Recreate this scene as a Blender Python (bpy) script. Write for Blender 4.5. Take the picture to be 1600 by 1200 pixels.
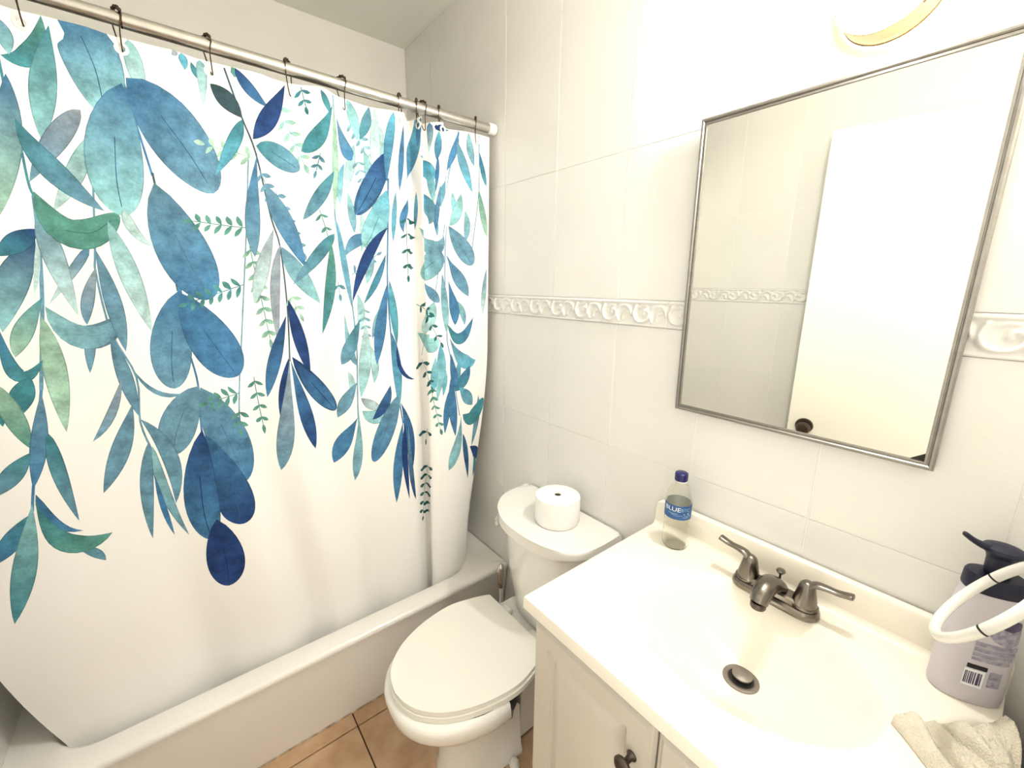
import bpy, bmesh, math, random
import numpy as np
from mathutils import Vector, Matrix

for o in list(bpy.data.objects):
    bpy.data.objects.remove(o, do_unlink=True)
scene = bpy.context.scene
COL = scene.collection


# light levels: the wall lamp is the room's own light, the world is the dim passage beyond the doorway
EXPOSURE = 1.3
WORLD_STRENGTH = 1.1
LAMP_COLOR = (1.0, 0.975, 0.935)
LAMP_STRENGTH = 132.0
MIRROR_TILT = 0.65

# ---------------------------------------------------------------- camera
CAM = np.array([0.0, -0.943, 1.415])
VIEW = np.array([[0.6212, 0.7836, 0.0107], [0.1823, -0.1312, -0.9744], [-0.7622, 0.6072, -0.2244]])  # right, down, forward
cd = bpy.data.cameras.new('camera')
cd.sensor_width = 36.0
cd.lens = 36.0 * 662.33 / 1600.0
cd.clip_start = 0.01
cam = bpy.data.objects.new('camera', cd)
r_, d_, f_ = [Vector(v).normalized() for v in VIEW]
r_ = (r_ - f_ * r_.dot(f_)).normalized()
u_ = (-f_).cross(r_)
m3 = Matrix((r_, u_, -f_)).transposed()
cam.matrix_world = Matrix.Translation(Vector(CAM)) @ m3.to_4x4()
COL.objects.link(cam)
scene.camera = cam

# ---------------------------------------------------------------- world, exposure
w = bpy.data.worlds.new('world'); scene.world = w; w.use_nodes = True
bg = w.node_tree.nodes['Background']
bg.inputs[0].default_value = (1.0, 0.97, 0.9, 1); bg.inputs[1].default_value = WORLD_STRENGTH
scene.view_settings.view_transform = 'Standard'
scene.view_settings.look = 'None'
scene.view_settings.exposure = EXPOSURE
scene.view_settings.gamma = 1.0
scene.view_settings.use_curve_mapping = False

# ---------------------------------------------------------------- helpers
def s2l(c):
    return tuple(((v / 255) / 12.92 if v / 255 <= 0.04045 else ((v / 255 + 0.055) / 1.055) ** 2.4) for v in c)

def nodes_of(name):
    m = bpy.data.materials.new(name); m.use_nodes = True
    return m, m.node_tree.nodes, m.node_tree.links, m.node_tree.nodes['Principled BSDF']

def mat(name, rgb, rough=0.5, metal=0.0, var=0.06, scale=6.0, bump=0.0, bscale=60.0, coat=0.0, spec=0.5, dark=None, sheen=0.0):
    """principled material whose colour drifts a little with noise in object space, with optional fine bump"""
    m, N, L, p = nodes_of(name)
    tc = N.new('ShaderNodeTexCoord')
    nz = N.new('ShaderNodeTexNoise'); nz.inputs['Scale'].default_value = scale; nz.inputs['Detail'].default_value = 5
    L.new(tc.outputs['Object'], nz.inputs['Vector'])
    rp = N.new('ShaderNodeValToRGB')
    c = s2l(rgb)
    lo = s2l(dark) if dark else tuple(v * (1 - var) for v in c)
    rp.color_ramp.elements[0].position = 0.35; rp.color_ramp.elements[1].position = 0.65
    rp.color_ramp.elements[0].color = (*lo, 1); rp.color_ramp.elements[1].color = (*c, 1)
    L.new(nz.outputs['Fac'], rp.inputs['Fac']); L.new(rp.outputs['Color'], p.inputs['Base Color'])
    p.inputs['Roughness'].default_value = rough; p.inputs['Metallic'].default_value = metal
    p.inputs['Specular IOR Level'].default_value = spec
    if coat: p.inputs['Coat Weight'].default_value = coat; p.inputs['Coat Roughness'].default_value = 0.08
    if sheen: p.inputs['Sheen Weight'].default_value = sheen
    if bump:
        n2 = N.new('ShaderNodeTexNoise'); n2.inputs['Scale'].default_value = bscale; n2.inputs['Detail'].default_value = 4
        L.new(tc.outputs['Object'], n2.inputs['Vector'])
        b = N.new('ShaderNodeBump'); b.inputs['Strength'].default_value = bump; b.inputs['Distance'].default_value = 0.004
        L.new(n2.outputs['Fac'], b.inputs['Height']); L.new(b.outputs['Normal'], p.inputs['Normal'])
    return m

def tag(o, label=None, cat=None, group=None, kind=None):
    if label: o['label'] = label
    if cat: o['category'] = cat
    if group: o['group'] = group
    if kind: o['kind'] = kind
    return o

def empty(name, loc=(0, 0, 0), rz=0.0):
    o = bpy.data.objects.new(name, None); o.location = loc; o.rotation_euler = (0, 0, rz)
    o.empty_display_size = 0.05
    COL.objects.link(o); return o

def link(name, me, m=None, parent=None, loc=None):
    o = bpy.data.objects.new(name, me)
    if m is not None and not me.materials: me.materials.append(m)
    if parent is not None: o.parent = parent
    if loc is not None: o.location = loc
    COL.objects.link(o); return o

def mesh(name, verts, faces, smooth=True, angle=40):
    me = bpy.data.meshes.new(name)
    me.from_pydata([tuple(map(float, v)) for v in verts], [], [tuple(int(i) for i in f) for f in faces])
    me.update()
    if smooth:
        me.shade_smooth() if angle is None else me.set_sharp_from_angle(angle=math.radians(angle))
        if angle is not None:
            for p in me.polygons: p.use_smooth = True
    return me

def from_bm(name, bm, smooth=True, angle=40):
    bmesh.ops.recalc_face_normals(bm, faces=bm.faces[:])
    me = bpy.data.meshes.new(name); bm.to_mesh(me); bm.free()
    if smooth:
        for p in me.polygons: p.use_smooth = True
        me.set_sharp_from_angle(angle=math.radians(angle))
    return me

def box_me(name, lo, hi, bev=0.0, seg=2):
    bm = bmesh.new()
    bmesh.ops.create_cube(bm, size=1)
    lo, hi = Vector(lo), Vector(hi)
    for v in bm.verts:
        v.co = Vector([(lo[i] + hi[i]) / 2 + v.co[i] * (hi[i] - lo[i]) for i in range(3)])
    if bev > 0:
        bmesh.ops.bevel(bm, geom=bm.edges[:], offset=bev, segments=seg, affect='EDGES', profile=0.5)
    return from_bm(name, bm, angle=15 if bev < 0.004 else 40)

def lathe_me(name, prof, seg=40, axis='Z', cap=True):
    """profile of (radius, height) turned round an axis"""
    V, F = [], []
    n = len(prof)
    for r, h in prof:
        for k in range(seg):
            a = 2 * math.pi * k / seg
            V.append((r * math.cos(a), r * math.sin(a), h))
    for i in range(n - 1):
        for k in range(seg):
            k2 = (k + 1) % seg
            F.append((i * seg + k, i * seg + k2, (i + 1) * seg + k2, (i + 1) * seg + k))
    if cap:
        if prof[0][0] > 1e-6: F.append(tuple(range(seg))[::-1])
        if prof[-1][0] > 1e-6: F.append(tuple((n - 1) * seg + k for k in range(seg)))
    if axis == 'Y': V = [(x, -z, y) for x, y, z in V]      # height runs towards -Y
    if axis == 'X': V = [(z, x, y) for x, y, z in V]
    bm = bmesh.new(); bv = [bm.verts.new(v) for v in V]
    for f in F:
        try: bm.faces.new([bv[i] for i in f])
        except ValueError: pass
    bmesh.ops.remove_doubles(bm, verts=bm.verts[:], dist=1e-6)
    return from_bm(name, bm)

def tube_me(name, pts, rad, seg=12, closed=False, cap=True, flat=None):
    """tube along a path; rad may be one value or one per point; flat=(sx, sy) squashes the section"""
    P = [Vector(p) for p in pts]; n = len(P)
    R = [rad] * n if not hasattr(rad, '__len__') else list(rad)
    T = []
    for i in range(n):
        a = P[(i - 1) % n] if closed or i > 0 else P[i]
        b = P[(i + 1) % n] if closed or i < n - 1 else P[i]
        T.append((b - a).normalized())
    up = Vector((0, 0, 1)) if abs(T[0].z) < 0.9 else Vector((1, 0, 0))
    nrm = (up - T[0] * up.dot(T[0])).normalized()
    V, F = [], []
    for i in range(n):
        nrm = (nrm - T[i] * nrm.dot(T[i])).normalized()
        bi = T[i].cross(nrm)
        sx, sy = (1, 1) if flat is None else (flat[i] if hasattr(flat[0], '__len__') else flat)
        for k in range(seg):
            a = 2 * math.pi * k / seg
            V.append(P[i] + nrm * (R[i] * sx * math.cos(a)) + bi * (R[i] * sy * math.sin(a)))
    m = n if closed else n - 1
    for i in range(m):
        j = (i + 1) % n
        for k in range(seg):
            k2 = (k + 1) % seg
            F.append((i * seg + k, i * seg + k2, j * seg + k2, j * seg + k))
    if cap and not closed:
        F.append(tuple(range(seg))[::-1]); F.append(tuple((n - 1) * seg + k for k in range(seg)))
    return mesh(name, V, F)

def loft_me(name, rings, cap0=True, cap1=True, angle=40, closed=True):
    """rings: lists of points, all of one length"""
    n = len(rings[0]); V = [p for r in rings for p in r]; F = []
    for i in range(len(rings) - 1):
        for k in range(n if closed else n - 1):
            k2 = (k + 1) % n
            F.append((i * n + k, i * n + k2, (i + 1) * n + k2, (i + 1) * n + k))
    if cap0: F.append(tuple(range(n))[::-1])
    if cap1: F.append(tuple((len(rings) - 1) * n + k for k in range(n)))
    bm = bmesh.new(); bv = [bm.verts.new(tuple(map(float, v))) for v in V]
    for f in F: bm.faces.new([bv[i] for i in f])
    bmesh.ops.remove_doubles(bm, verts=bm.verts[:], dist=1e-6)
    return from_bm(name, bm, angle=angle)

def catmull(C, t):
    """C: (n, k) control points, t: array of parameters 0..n-1"""
    C = np.asarray(C, float); n = len(C)
    t = np.clip(np.asarray(t, float), 0, n - 1 - 1e-9)
    i = t.astype(int); f = (t - i)[:, None]
    p0 = C[np.maximum(i - 1, 0)]; p1 = C[i]; p2 = C[np.minimum(i + 1, n - 1)]; p3 = C[np.minimum(i + 2, n - 1)]
    return 0.5 * (2 * p1 + (p2 - p0) * f + (2 * p0 - 5 * p1 + 4 * p2 - p3) * f ** 2 + (3 * p1 - p0 - 3 * p2 + p3) * f ** 3)

def smooth_pts(P, per=6, closed=False):
    P = np.asarray(P, float)
    if closed:
        Q = np.vstack([P[-1], P, P[0], P[1]])
        t = np.linspace(1, len(P) + 1, per * len(P), endpoint=False)
        return catmull(Q, t)
    return catmull(P, np.linspace(0, len(P) - 1, per * (len(P) - 1) + 1))

def prism_me(name, outline, z0, z1, bev=0.0, seg=3):
    """outline of (x, y) extruded from z0 to z1, all rims rounded"""
    bm = bmesh.new()
    lo = [bm.verts.new((x, y, z0)) for x, y in outline]; hi = [bm.verts.new((x, y, z1)) for x, y in outline]
    n = len(lo)
    bm.faces.new(lo[::-1]); bm.faces.new(hi)
    for k in range(n): bm.faces.new((lo[k], lo[(k + 1) % n], hi[(k + 1) % n], hi[k]))
    if bev:
        E = [e for e in bm.edges if abs(e.verts[0].co.z - e.verts[1].co.z) < 1e-9]
        bmesh.ops.bevel(bm, geom=E, offset=bev, segments=seg, affect='EDGES', profile=0.5)
    return from_bm(name, bm, angle=50)

def copy_tree(o, parent=None):
    c = o.copy(); COL.objects.link(c); c.parent = parent
    for ch in list(o.children): copy_tree(ch, c)
    return c

def text_me(name, s, size, depth=0.0):
    cu = bpy.data.curves.new(name, 'FONT'); cu.body = s; cu.size = size; cu.resolution_u = 4
    cu.align_x = 'CENTER'; cu.align_y = 'CENTER'
    o = bpy.data.objects.new(name, cu); COL.objects.link(o)
    dg = bpy.context.evaluated_depsgraph_get()
    me = bpy.data.meshes.new_from_object(o.evaluated_get(dg))
    bpy.data.objects.remove(o, do_unlink=True); bpy.data.curves.remove(cu)
    me.name = name; return me
# ---------------------------------------------------------------- materials
M = {}
M['tile'] = mat('painted_tile', (236, 234, 229), rough=0.32, var=0.05, scale=3.0, bump=0.10, bscale=130, coat=0.15)
M['grout'] = mat('white_grout', (250, 248, 243), rough=0.6, var=0.03, scale=30)
M['plaster'] = mat('cream_plaster', (243, 240, 231), rough=0.7, var=0.04, scale=4, bump=0.08, bscale=90)
M['ceiling'] = mat('ceiling_paint', (248, 246, 234), rough=0.85, var=0.04, scale=5, bump=0.1, bscale=70)
M['floor_tile'] = mat('tan_floor_tile', (208, 176, 142), rough=0.45, scale=9, dark=(180, 142, 108), bump=0.15, bscale=40)
M['floor_grout'] = mat('dark_brown_grout', (84, 44, 32), rough=0.9, var=0.25, scale=40)
M['tub'] = mat('white_enamel', (242, 239, 233), rough=0.22, var=0.03, scale=4, coat=0.5)
M['china'] = mat('vitreous_china', (243, 241, 234), rough=0.12, var=0.02, scale=5, coat=0.6)
M['seat'] = mat('toilet_seat_plastic', (243, 240, 230), rough=0.28, var=0.02, scale=6, coat=0.2)
M['marble'] = mat('cultured_marble', (246, 239, 225), rough=0.25, var=0.03, scale=5, coat=0.3)
M['cabinet'] = mat('painted_cabinet', (208, 200, 188), rough=0.42, var=0.05, scale=8, bump=0.05, bscale=60)
M['nickel'] = mat('brushed_nickel', (128, 121, 112), rough=0.27, metal=1.0, var=0.15, scale=14)
M['nickel_dark'] = mat('dark_nickel', (92, 82, 76), rough=0.3, metal=1.0, var=0.2, scale=14)
M['steel'] = mat('rod_steel', (206, 202, 196), rough=0.3, metal=1.0, var=0.1, scale=30)
M['drain_metal'] = mat('worn_drain_metal', (148, 138, 130), rough=0.5, metal=0.7, var=0.15, scale=30)
M['brass'] = mat('aged_brass', (172, 140, 96), rough=0.4, metal=0.8, var=0.15, scale=40)
M['chrome'] = mat('chrome', (215, 213, 210), rough=0.08, metal=1.0, var=0.05)
M['wire'] = mat('bronze_wire', (70, 58, 46), rough=0.4, metal=0.9, var=0.2, scale=30)
M['alu'] = mat('brushed_aluminium', (160, 156, 150), rough=0.35, metal=1.0, var=0.12, scale=60)
M['alu_dark'] = mat('frame_groove', (62, 56, 50), rough=0.5, metal=0.6, var=0.2, scale=30)
M['white_plastic'] = mat('white_plastic', (244, 242, 236), rough=0.35, var=0.02)
M['black'] = mat('black_rubber_and_drain_shade', (24, 20, 18), rough=0.6, var=0.2)  # rubber parts, and the painted shade in the drain gap
M['cap_blue'] = mat('blue_cap_plastic', (16, 20, 92), rough=0.3, var=0.08)
M['label_blue'] = mat('bottle_label_blue', (44, 96, 152), rough=0.45, scale=40, dark=(34, 74, 128))
M['label_white'] = mat('label_white_ink', (240, 244, 248), rough=0.5, var=0.02)
M['label_pale'] = mat('label_pale_ink', (150, 186, 214), rough=0.5, var=0.1)
M['lavender'] = mat('lavender_plastic', (206, 200, 208), rough=0.35, var=0.03, scale=9)
M['navy'] = mat('navy_plastic', (10, 10, 44), rough=0.45, var=0.15)
M['ink_grey'] = mat('grey_violet_ink', (128, 124, 148), rough=0.5, scale=160, dark=(176, 172, 184))
M['ink_dark'] = mat('dark_violet_ink', (54, 46, 78), rough=0.5, scale=50, dark=(96, 86, 116))
M['ink_black'] = mat('black_ink', (10, 8, 20), rough=0.5, var=0.1)
M['paper'] = mat('white_tissue', (252, 250, 246), rough=0.95, var=0.02, scale=40, bump=0.15, bscale=200)
M['core_shade'] = mat('roll_hole_shade', (54, 26, 18), rough=0.9, var=0.2)  # near-black brown that paints the shade inside the roll's hole
M['terry'] = mat('cream_terry', (240, 230, 210), rough=0.95, var=0.1, scale=60, bump=0.9, bscale=420, sheen=0.3)
M['door_paint'] = mat('door_paint', (246, 243, 234), rough=0.35, var=0.04, scale=3)
M['porcelain'] = mat('lamp_porcelain', (226, 196, 146), rough=0.3, var=0.04)
M['caulk'] = mat('aged_caulk', (196, 180, 158), rough=0.8, scale=40, dark=(140, 120, 98))

def glassy(name, col, rough, ior=1.45, trans=1.0):
    m, N, L, p = nodes_of(name)
    p.inputs['Base Color'].default_value = (*s2l(col), 1)
    p.inputs['Roughness'].default_value = rough; p.inputs['IOR'].default_value = ior
    p.inputs['Transmission Weight'].default_value = trans
    return m
M['pet'] = glassy('clear_pet', (250, 250, 246), 0.03, 1.18)
M['acrylic'] = glassy('milky_acrylic', (255, 253, 246), 0.15, 1.45, 0.35)
m, N, L, p = nodes_of('mirror_silver'); p.inputs['Metallic'].default_value = 1; p.inputs['Roughness'].default_value = 0.015
p.inputs['Base Color'].default_value = (0.86, 0.86, 0.80, 1); M['mirror'] = m
m, N, L, p = nodes_of('lamp_glow'); p.inputs['Base Color'].default_value = (1, .95, .85, 1)
p.inputs['Emission Color'].default_value = (*LAMP_COLOR, 1); p.inputs['Emission Strength'].default_value = LAMP_STRENGTH; M['glow'] = m

# ---------------------------------------------------------------- room
XL, XR, YF, ZC = -1.955, 0.095, -1.39, 2.411
T = 0.08
def struct(o): o['kind'] = 'structure'; return o
floor = struct(link('floor', box_me('floor', (XL - T, YF - T, -T), (XR + T + 0.9, T, -0.006)), M['floor_grout']))
ceil_ = struct(link('ceiling', box_me('ceiling', (XL - T, YF - T, ZC), (XR + T, T, ZC + T)), M['ceiling']))
wall_back = struct(link('wall_back', box_me('wall_back', (XL - T, 0.0, -0.02), (XR + T, T, ZC)), M['grout']))
wall_left = struct(link('wall_left', box_me('wall_left', (XL - T, YF - T, -0.02), (XL, 0.0, ZC)), M['plaster']))
wall_front = struct(link('wall_front', box_me('wall_front', (XL, YF - T, -0.02), (XR + T, YF, ZC)), M['grout']))
DY0, DY1, DZ = -1.34, -0.58, 2.02                      # doorway in the right wall, where the photographer stands
bm = bmesh.new()
for lo, hi in (((XR, DY1, -0.02), (XR + T, 0.0, ZC)), ((XR, YF, -0.02), (XR + T, DY0, ZC)), ((XR, DY0, DZ), (XR + T, DY1, ZC))):
    b = bmesh.ops.create_cube(bm, size=1)['verts']
    for v in b: v.co = Vector([(lo[i] + hi[i]) / 2 + v.co[i] * (hi[i] - lo[i]) for i in range(3)])
wall_right = struct(link('wall_right', from_bm('wall_right', bm), M['plaster']))

# wall tiles: pieces of their own, shared mesh data per size
TP, TG = 0.25, 0.0030
ROWS = [(0.0, 0.3), (0.3, 0.645), (0.645, 0.970), (0.970, 1.319), (1.384, 1.747), (1.747, ZC)]
tile_cache = {}
rnd = random.Random(4)
def tile_mesh(wd, ht):
    k = (round(wd, 4), round(ht, 4))
    if k not in tile_cache:
        me = box_me('tile', (-wd / 2 + TG / 2, -0.0012, -ht / 2 + TG / 4), (wd / 2 - TG / 2, 0.001, ht / 2 - TG / 4), 0.0008, 2)
        me.materials.append(M['tile']); tile_cache[k] = me
    return tile_cache[k]
def tile_wall(parent, y, flip, x0, x1, phase):
    n0 = math.floor((x0 - phase) / TP)
    xs = [phase + TP * k for k in range(n0, n0 + 14)]
    for z0, z1 in ROWS:
        for a in xs:
            lo, hi = max(a, x0), min(a + TP, x1)
            if hi - lo < 0.02: continue
            o = link('tile', tile_mesh(hi - lo, z1 - z0), None, parent, ((lo + hi) / 2, y, (z0 + z1) / 2))
            o.rotation_euler = (rnd.uniform(-.0012, .0012), 0, (math.pi if flip else 0) + rnd.uniform(-.0012, .0012))
tile_wall(wall_back, -0.0006, False, XL, XR, -1.4793)
tile_wall(wall_front, YF + 0.0006, True, XL, XR, -0.82 - 5 * TP)

# border strip: moulded rails and a scroll relief, two scrolls per piece
def border_mesh(length=0.204, ht=0.065):
    nx, nz = 82, 30
    xs = np.linspace(0, length, nx); zs = np.linspace(0, ht, nz)
    X, Z = np.meshgrid(xs, zs)
    H = np.full_like(X, 0.002)
    H += 0.006 * np.exp(-((Z - (ht - 0.005)) / 0.0038) ** 2) + 0.004 * np.exp(-((Z - 0.003) / 0.0028) ** 2)
    per = length / 2
    def stroke(P, wdt, hgt):
        nonlocal H
        P = smooth_pts(P, 8)
        for k in (-1, 0, 1, 2):
            D = np.min((X[..., None] - (P[:, 0] + k * per)) ** 2 + (Z[..., None] - P[:, 1]) ** 2, axis=-1)
            H = np.maximum(H, 0.002 + hgt * np.exp(-D / wdt ** 2))
    stroke([(0.012, 0.050), (0.006, 0.034), (0.014, 0.016), (0.034, 0.012), (0.050, 0.022), (0.050, 0.036), (0.040, 0.040), (0.036, 0.032)], 0.0048, 0.008)
    stroke([(0.060, 0.012), (0.054, 0.030), (0.062, 0.048), (0.080, 0.052), (0.094, 0.044), (0.100, 0.030)], 0.0046, 0.007)
    stroke([(0.070, 0.016), (0.076, 0.030), (0.088, 0.034)], 0.004, 0.005)
    stroke([(0.022, 0.048), (0.032, 0.052), (0.042, 0.050)], 0.004, 0.005)
    H[:, 0] = H[:, -1] = 0.0; 
    V = np.stack([X.ravel(), -H.ravel(), Z.ravel()], 1)
    F = [(j * nx + i, j * nx + i + 1, (j + 1) * nx + i + 1, (j + 1) * nx + i) for j in range(nz - 1) for i in range(nx - 1)]
    return mesh('border_tile', V, F, angle=None)
bme = border_mesh(); bme.materials.append(M['tile'])
x = -1.19 - 0.204 * 3
while x < XR:
    if x > XL - 0.21 and x + 0.204 <= XR + 0.12:
        link('border_tile', bme, None, wall_back, (x, -0.0005, 1.319))
    x += 0.204
x = -1.93
while x < XR:
    o = link('border_tile', bme, None, wall_front, (x + 0.204, YF + 0.0005, 1.319)); o.rotation_euler = (0, 0, math.pi)
    x += 0.204

# floor tiles
FT = 0.305; fcache = {}
def floor_tile(x0, x1, y0, y1):
    k = (round(x1 - x0, 3), round(y1 - y0, 3))
    if k not in fcache:
        me = box_me('floor_tile', (0.002, 0.002, -0.008), (x1 - x0 - 0.002, y1 - y0 - 0.002, 0.0), 0.0015, 2)
        me.materials.append(M['floor_tile']); fcache[k] = me
    o = link('floor_tile', fcache[k], None, floor, (x0, y0, rnd.uniform(-.0006, .0006)))
xs = [-1.232, -1.173] + [-1.173 + FT * k for k in range(1, 5)] + [XR]
ys = [YF, -0.641 - 2 * FT, -0.641 - FT, -0.641, -0.641 + FT, -0.641 + 2 * FT, 0.0]
for a, b in zip(xs, xs[1:]):
    for c, e in zip(ys, ys[1:]):
        if b - a > 0.01 and e - c > 0.01: floor_tile(a, b, c, e)

# door seen in the mirror, standing open against the front wall
dfree, dhinge = Vector((-0.655, -1.205, 0)), Vector((0.052, -1.368, 0))
dv = (dhinge - dfree); dw = dv.length
door = empty('door_1', (dfree.x, dfree.y, 0), math.atan2(dv.y, dv.x)); struct(door)
link('door_leaf', box_me('door_leaf', (0, -0.018, 0.008), (dw, 0.018, 1.985), 0.003), M['door_paint'], door)
kn = link('door_knob', lathe_me('door_knob', [(0.0, 0.060), (0.018, 0.060), (0.026, 0.052), (0.027, 0.044), (0.021, 0.034), (0.012, 0.026), (0.011, 0.010), (0.032, 0.008), (0.034, 0.0)][::-1], 28, 'Y'), M['nickel_dark'], door, (0.062, 0.018, 0.805))
kn.rotation_euler = (0, 0, math.pi)
link('latch_plate', box_me('latch_plate', (-0.0015, -0.012, 0.76), (0.001, 0.012, 0.82), 0.0005), M['nickel_dark'], door)
for z in (0.25, 1.0, 1.75):
    link('hinge', lathe_me('hinge', [(0.006, -0.045), (0.006, 0.045)], 12), M['nickel'], door, (dw, 0.018, z))
# door casing round the doorway
cas = empty('door_2'); struct(cas)
for nm, lo, hi in (('casing', (XR - 0.012, DY1, 0), (XR - 0.0005, DY1 + 0.06, DZ + 0.06)), ('casing', (XR - 0.012, DY0 - 0.045, 0), (XR - 0.0005, DY0, DZ + 0.06)), ('casing', (XR - 0.012, DY0, DZ), (XR - 0.0005, DY1, DZ + 0.06))):
    link(nm, box_me(nm, lo, hi, 0.003), M['door_paint'], cas)
# the passage beyond the doorway: plain wall so that the light that comes in is that of a room
hall = struct(link('wall_hall', box_me('wall_hall', (XR + T + 0.85, -2.2, -0.02), (XR + T + 0.9, 0.4, ZC)), M['plaster']))

# ---------------------------------------------------------------- bathtub
def rrect(x0, x1, y0, y1, r, n=8):
    P = []
    for cx, cy, a0 in ((x1 - r, y1 - r, 0), (x0 + r, y1 - r, 90), (x0 + r, y0 + r, 180), (x1 - r, y0 + r, 270)):
        for k in range(n + 1):
            a = math.radians(a0 + 90 * k / n); P.append((cx + r * math.cos(a), cy + r * math.sin(a)))
    return P
ZR = 0.318
def ring(x0, x1, y0, y1, r, z): return [(x, y, z) for x, y in rrect(x0, x1, y0, y1, r)]
g = 0.001
tub = empty('bathtub', (-1.57, -0.7, 0))
def place(o): o.matrix_parent_inverse = o.parent.matrix_basis.inverted(); return o
B = (XL + g, None, YF + g, -0.006)
rings = [ring(B[0], -1.230, B[2], B[3], .004, 0.0), ring(B[0], -1.218, B[2], B[3], .005, 0.10), ring(B[0], -1.199, B[2], B[3], .006, 0.255), ring(B[0], -1.1945, B[2], B[3], .008, 0.285),
         ring(B[0], -1.1905, B[2], B[3], .008, 0.297), ring(B[0], -1.1885, B[2], B[3], .009, 0.304), ring(B[0], -1.191, B[2], B[3], .009, 0.3125), ring(B[0], -1.200, B[2], B[3], .009, ZR),
         ring(-1.885, -1.256, -1.315, -0.125, .10, ZR + .001), ring(-1.880, -1.262, -1.310, -0.131, .10, ZR - .002), ring(-1.876, -1.267, -1.306, -0.136, .10, ZR - .010),
         ring(-1.855, -1.285, -1.27, -0.16, .10, 0.17), ring(-1.82, -1.32, -1.20, -0.20, .11, 0.075), ring(-1.76, -1.38, -1.10, -0.27, .12, 0.052)]
place(link('tub_body', loft_me('tub_body', rings, angle=60), M['tub'], tub))
place(link('tub_drain', lathe_me('tub_drain', [(0.0, 0.004), (0.024, 0.004), (0.03, 0.0)], 24), M['chrome'], tub, (-1.57, -0.36, 0.053)))
tag(tub, 'long white enamelled bathtub with a plain apron below the hanging curtain', 'bathtub')
cl = tube_me('caulk_line', [(-1.229, YF + 0.01, 0.001), (-1.229, -0.9, 0.0015), (-1.229, -0.5, 0.001), (-1.229, -0.01, 0.001)], 0.0035, 8)
place(link('caulk_line', cl, M['caulk'], tub))

# ---------------------------------------------------------------- the curtain's surface: three plan profiles blended from top to hem
CT_TOP, CT_H = 1.902, 1.74
CT_A = [(-1.37, 0), (-1.22, .006), (-1.09, 0), (-1.02, .008), (-.953, 0), (-.88, .008), (-.803, 0), (-.72, .01), (-.638, 0), (-.575, .03), (-.511, 0), (-.42, -.008),
        (-.345, .015), (-.322, -.03), (-.302, -.04), (-.288, .02), (-.278, -.02), (-.262, -.04), (-.245, .0), (-.217, .02), (-.19, -.015), (-.15, -.01), (-.083, .005), (-.028, 0)]
CT_B = [(-1.37, 0), (-1.23, .012), (-1.10, .005), (-1.02, .01), (-.953, .005), (-.88, .01), (-.80, 0), (-.72, .012), (-.638, 0), (-.575, .018), (-.51, 0), (-.42, 0),
        (-.345, .01), (-.31, -.02), (-.285, -.045), (-.283, -.01), (-.285, .015), (-.27, .03), (-.245, .032), (-.21, .028), (-.17, .018), (-.13, .01), (-.08, .005), (-.03, 0)]
CT_C = [(-1.37, 0), (-1.22, .02), (-1.08, .01), (-.99, -.015), (-.90, .01), (-.80, .022), (-.72, -.02), (-.64, .015), (-.56, .01), (-.50, -.02), (-.44, 0), (-.38, .005),
        (-.335, 0), (-.30, -.02), (-.27, -.04), (-.275, -.015), (-.285, .01), (-.265, .028), (-.235, .034), (-.205, .034), (-.175, .028), (-.145, .012), (-.12, -.01), (-.105, -.04)]

def ct_tables():
    t = np.linspace(0, len(CT_B) - 1, 1201)
    prof = [catmull(c, t) for c in (CT_A, CT_B, CT_C)]
    seg = np.mean([np.hypot(*np.diff(p, axis=0).T) for p in prof], axis=0)
    return t, np.concatenate([[0], np.cumsum(seg)])
CT_T, CT_U = ct_tables()
CT_W = float(CT_U[-1])

def curtain_point(u, v):
    """cloth coordinates in metres (u along the rod from the near end, v down from the top edge) to the room"""
    u = np.asarray(u, float); v = np.asarray(v, float)
    t = np.interp(u, CT_U, CT_T); a, b, c = catmull(CT_A, t), catmull(CT_B, t), catmull(CT_C, t)
    q = np.clip(v / CT_H, 0, 1)
    s = np.clip(q / 0.45, 0, 1); s = s * s * (3 - 2 * s)
    r = np.clip((q - 0.4) / 0.55, 0, 1); r = r * r * (3 - 2 * r)
    P = a * (1 - s)[:, None] + b * s[:, None]
    P = P * (1 - r)[:, None] + c * r[:, None]
    sag = 0.0012 * np.clip(1 - v / 0.12, 0, 1) * np.sin(u * 2 * np.pi / 0.155) ** 2
    # tucked into the basin: the near edge draws in over the last stretch
    k = np.clip((q - 0.70) / 0.22, 0, 1); P[:, 0] = P[:, 0] + 0.085 * k ** 1.5 * np.clip(1 - u / 0.22, 0, 1)
    return np.stack([-1.286 - 0.034 * q ** 1.3 + P[:, 1], P[:, 0], CT_TOP - v - sag], 1)

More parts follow.
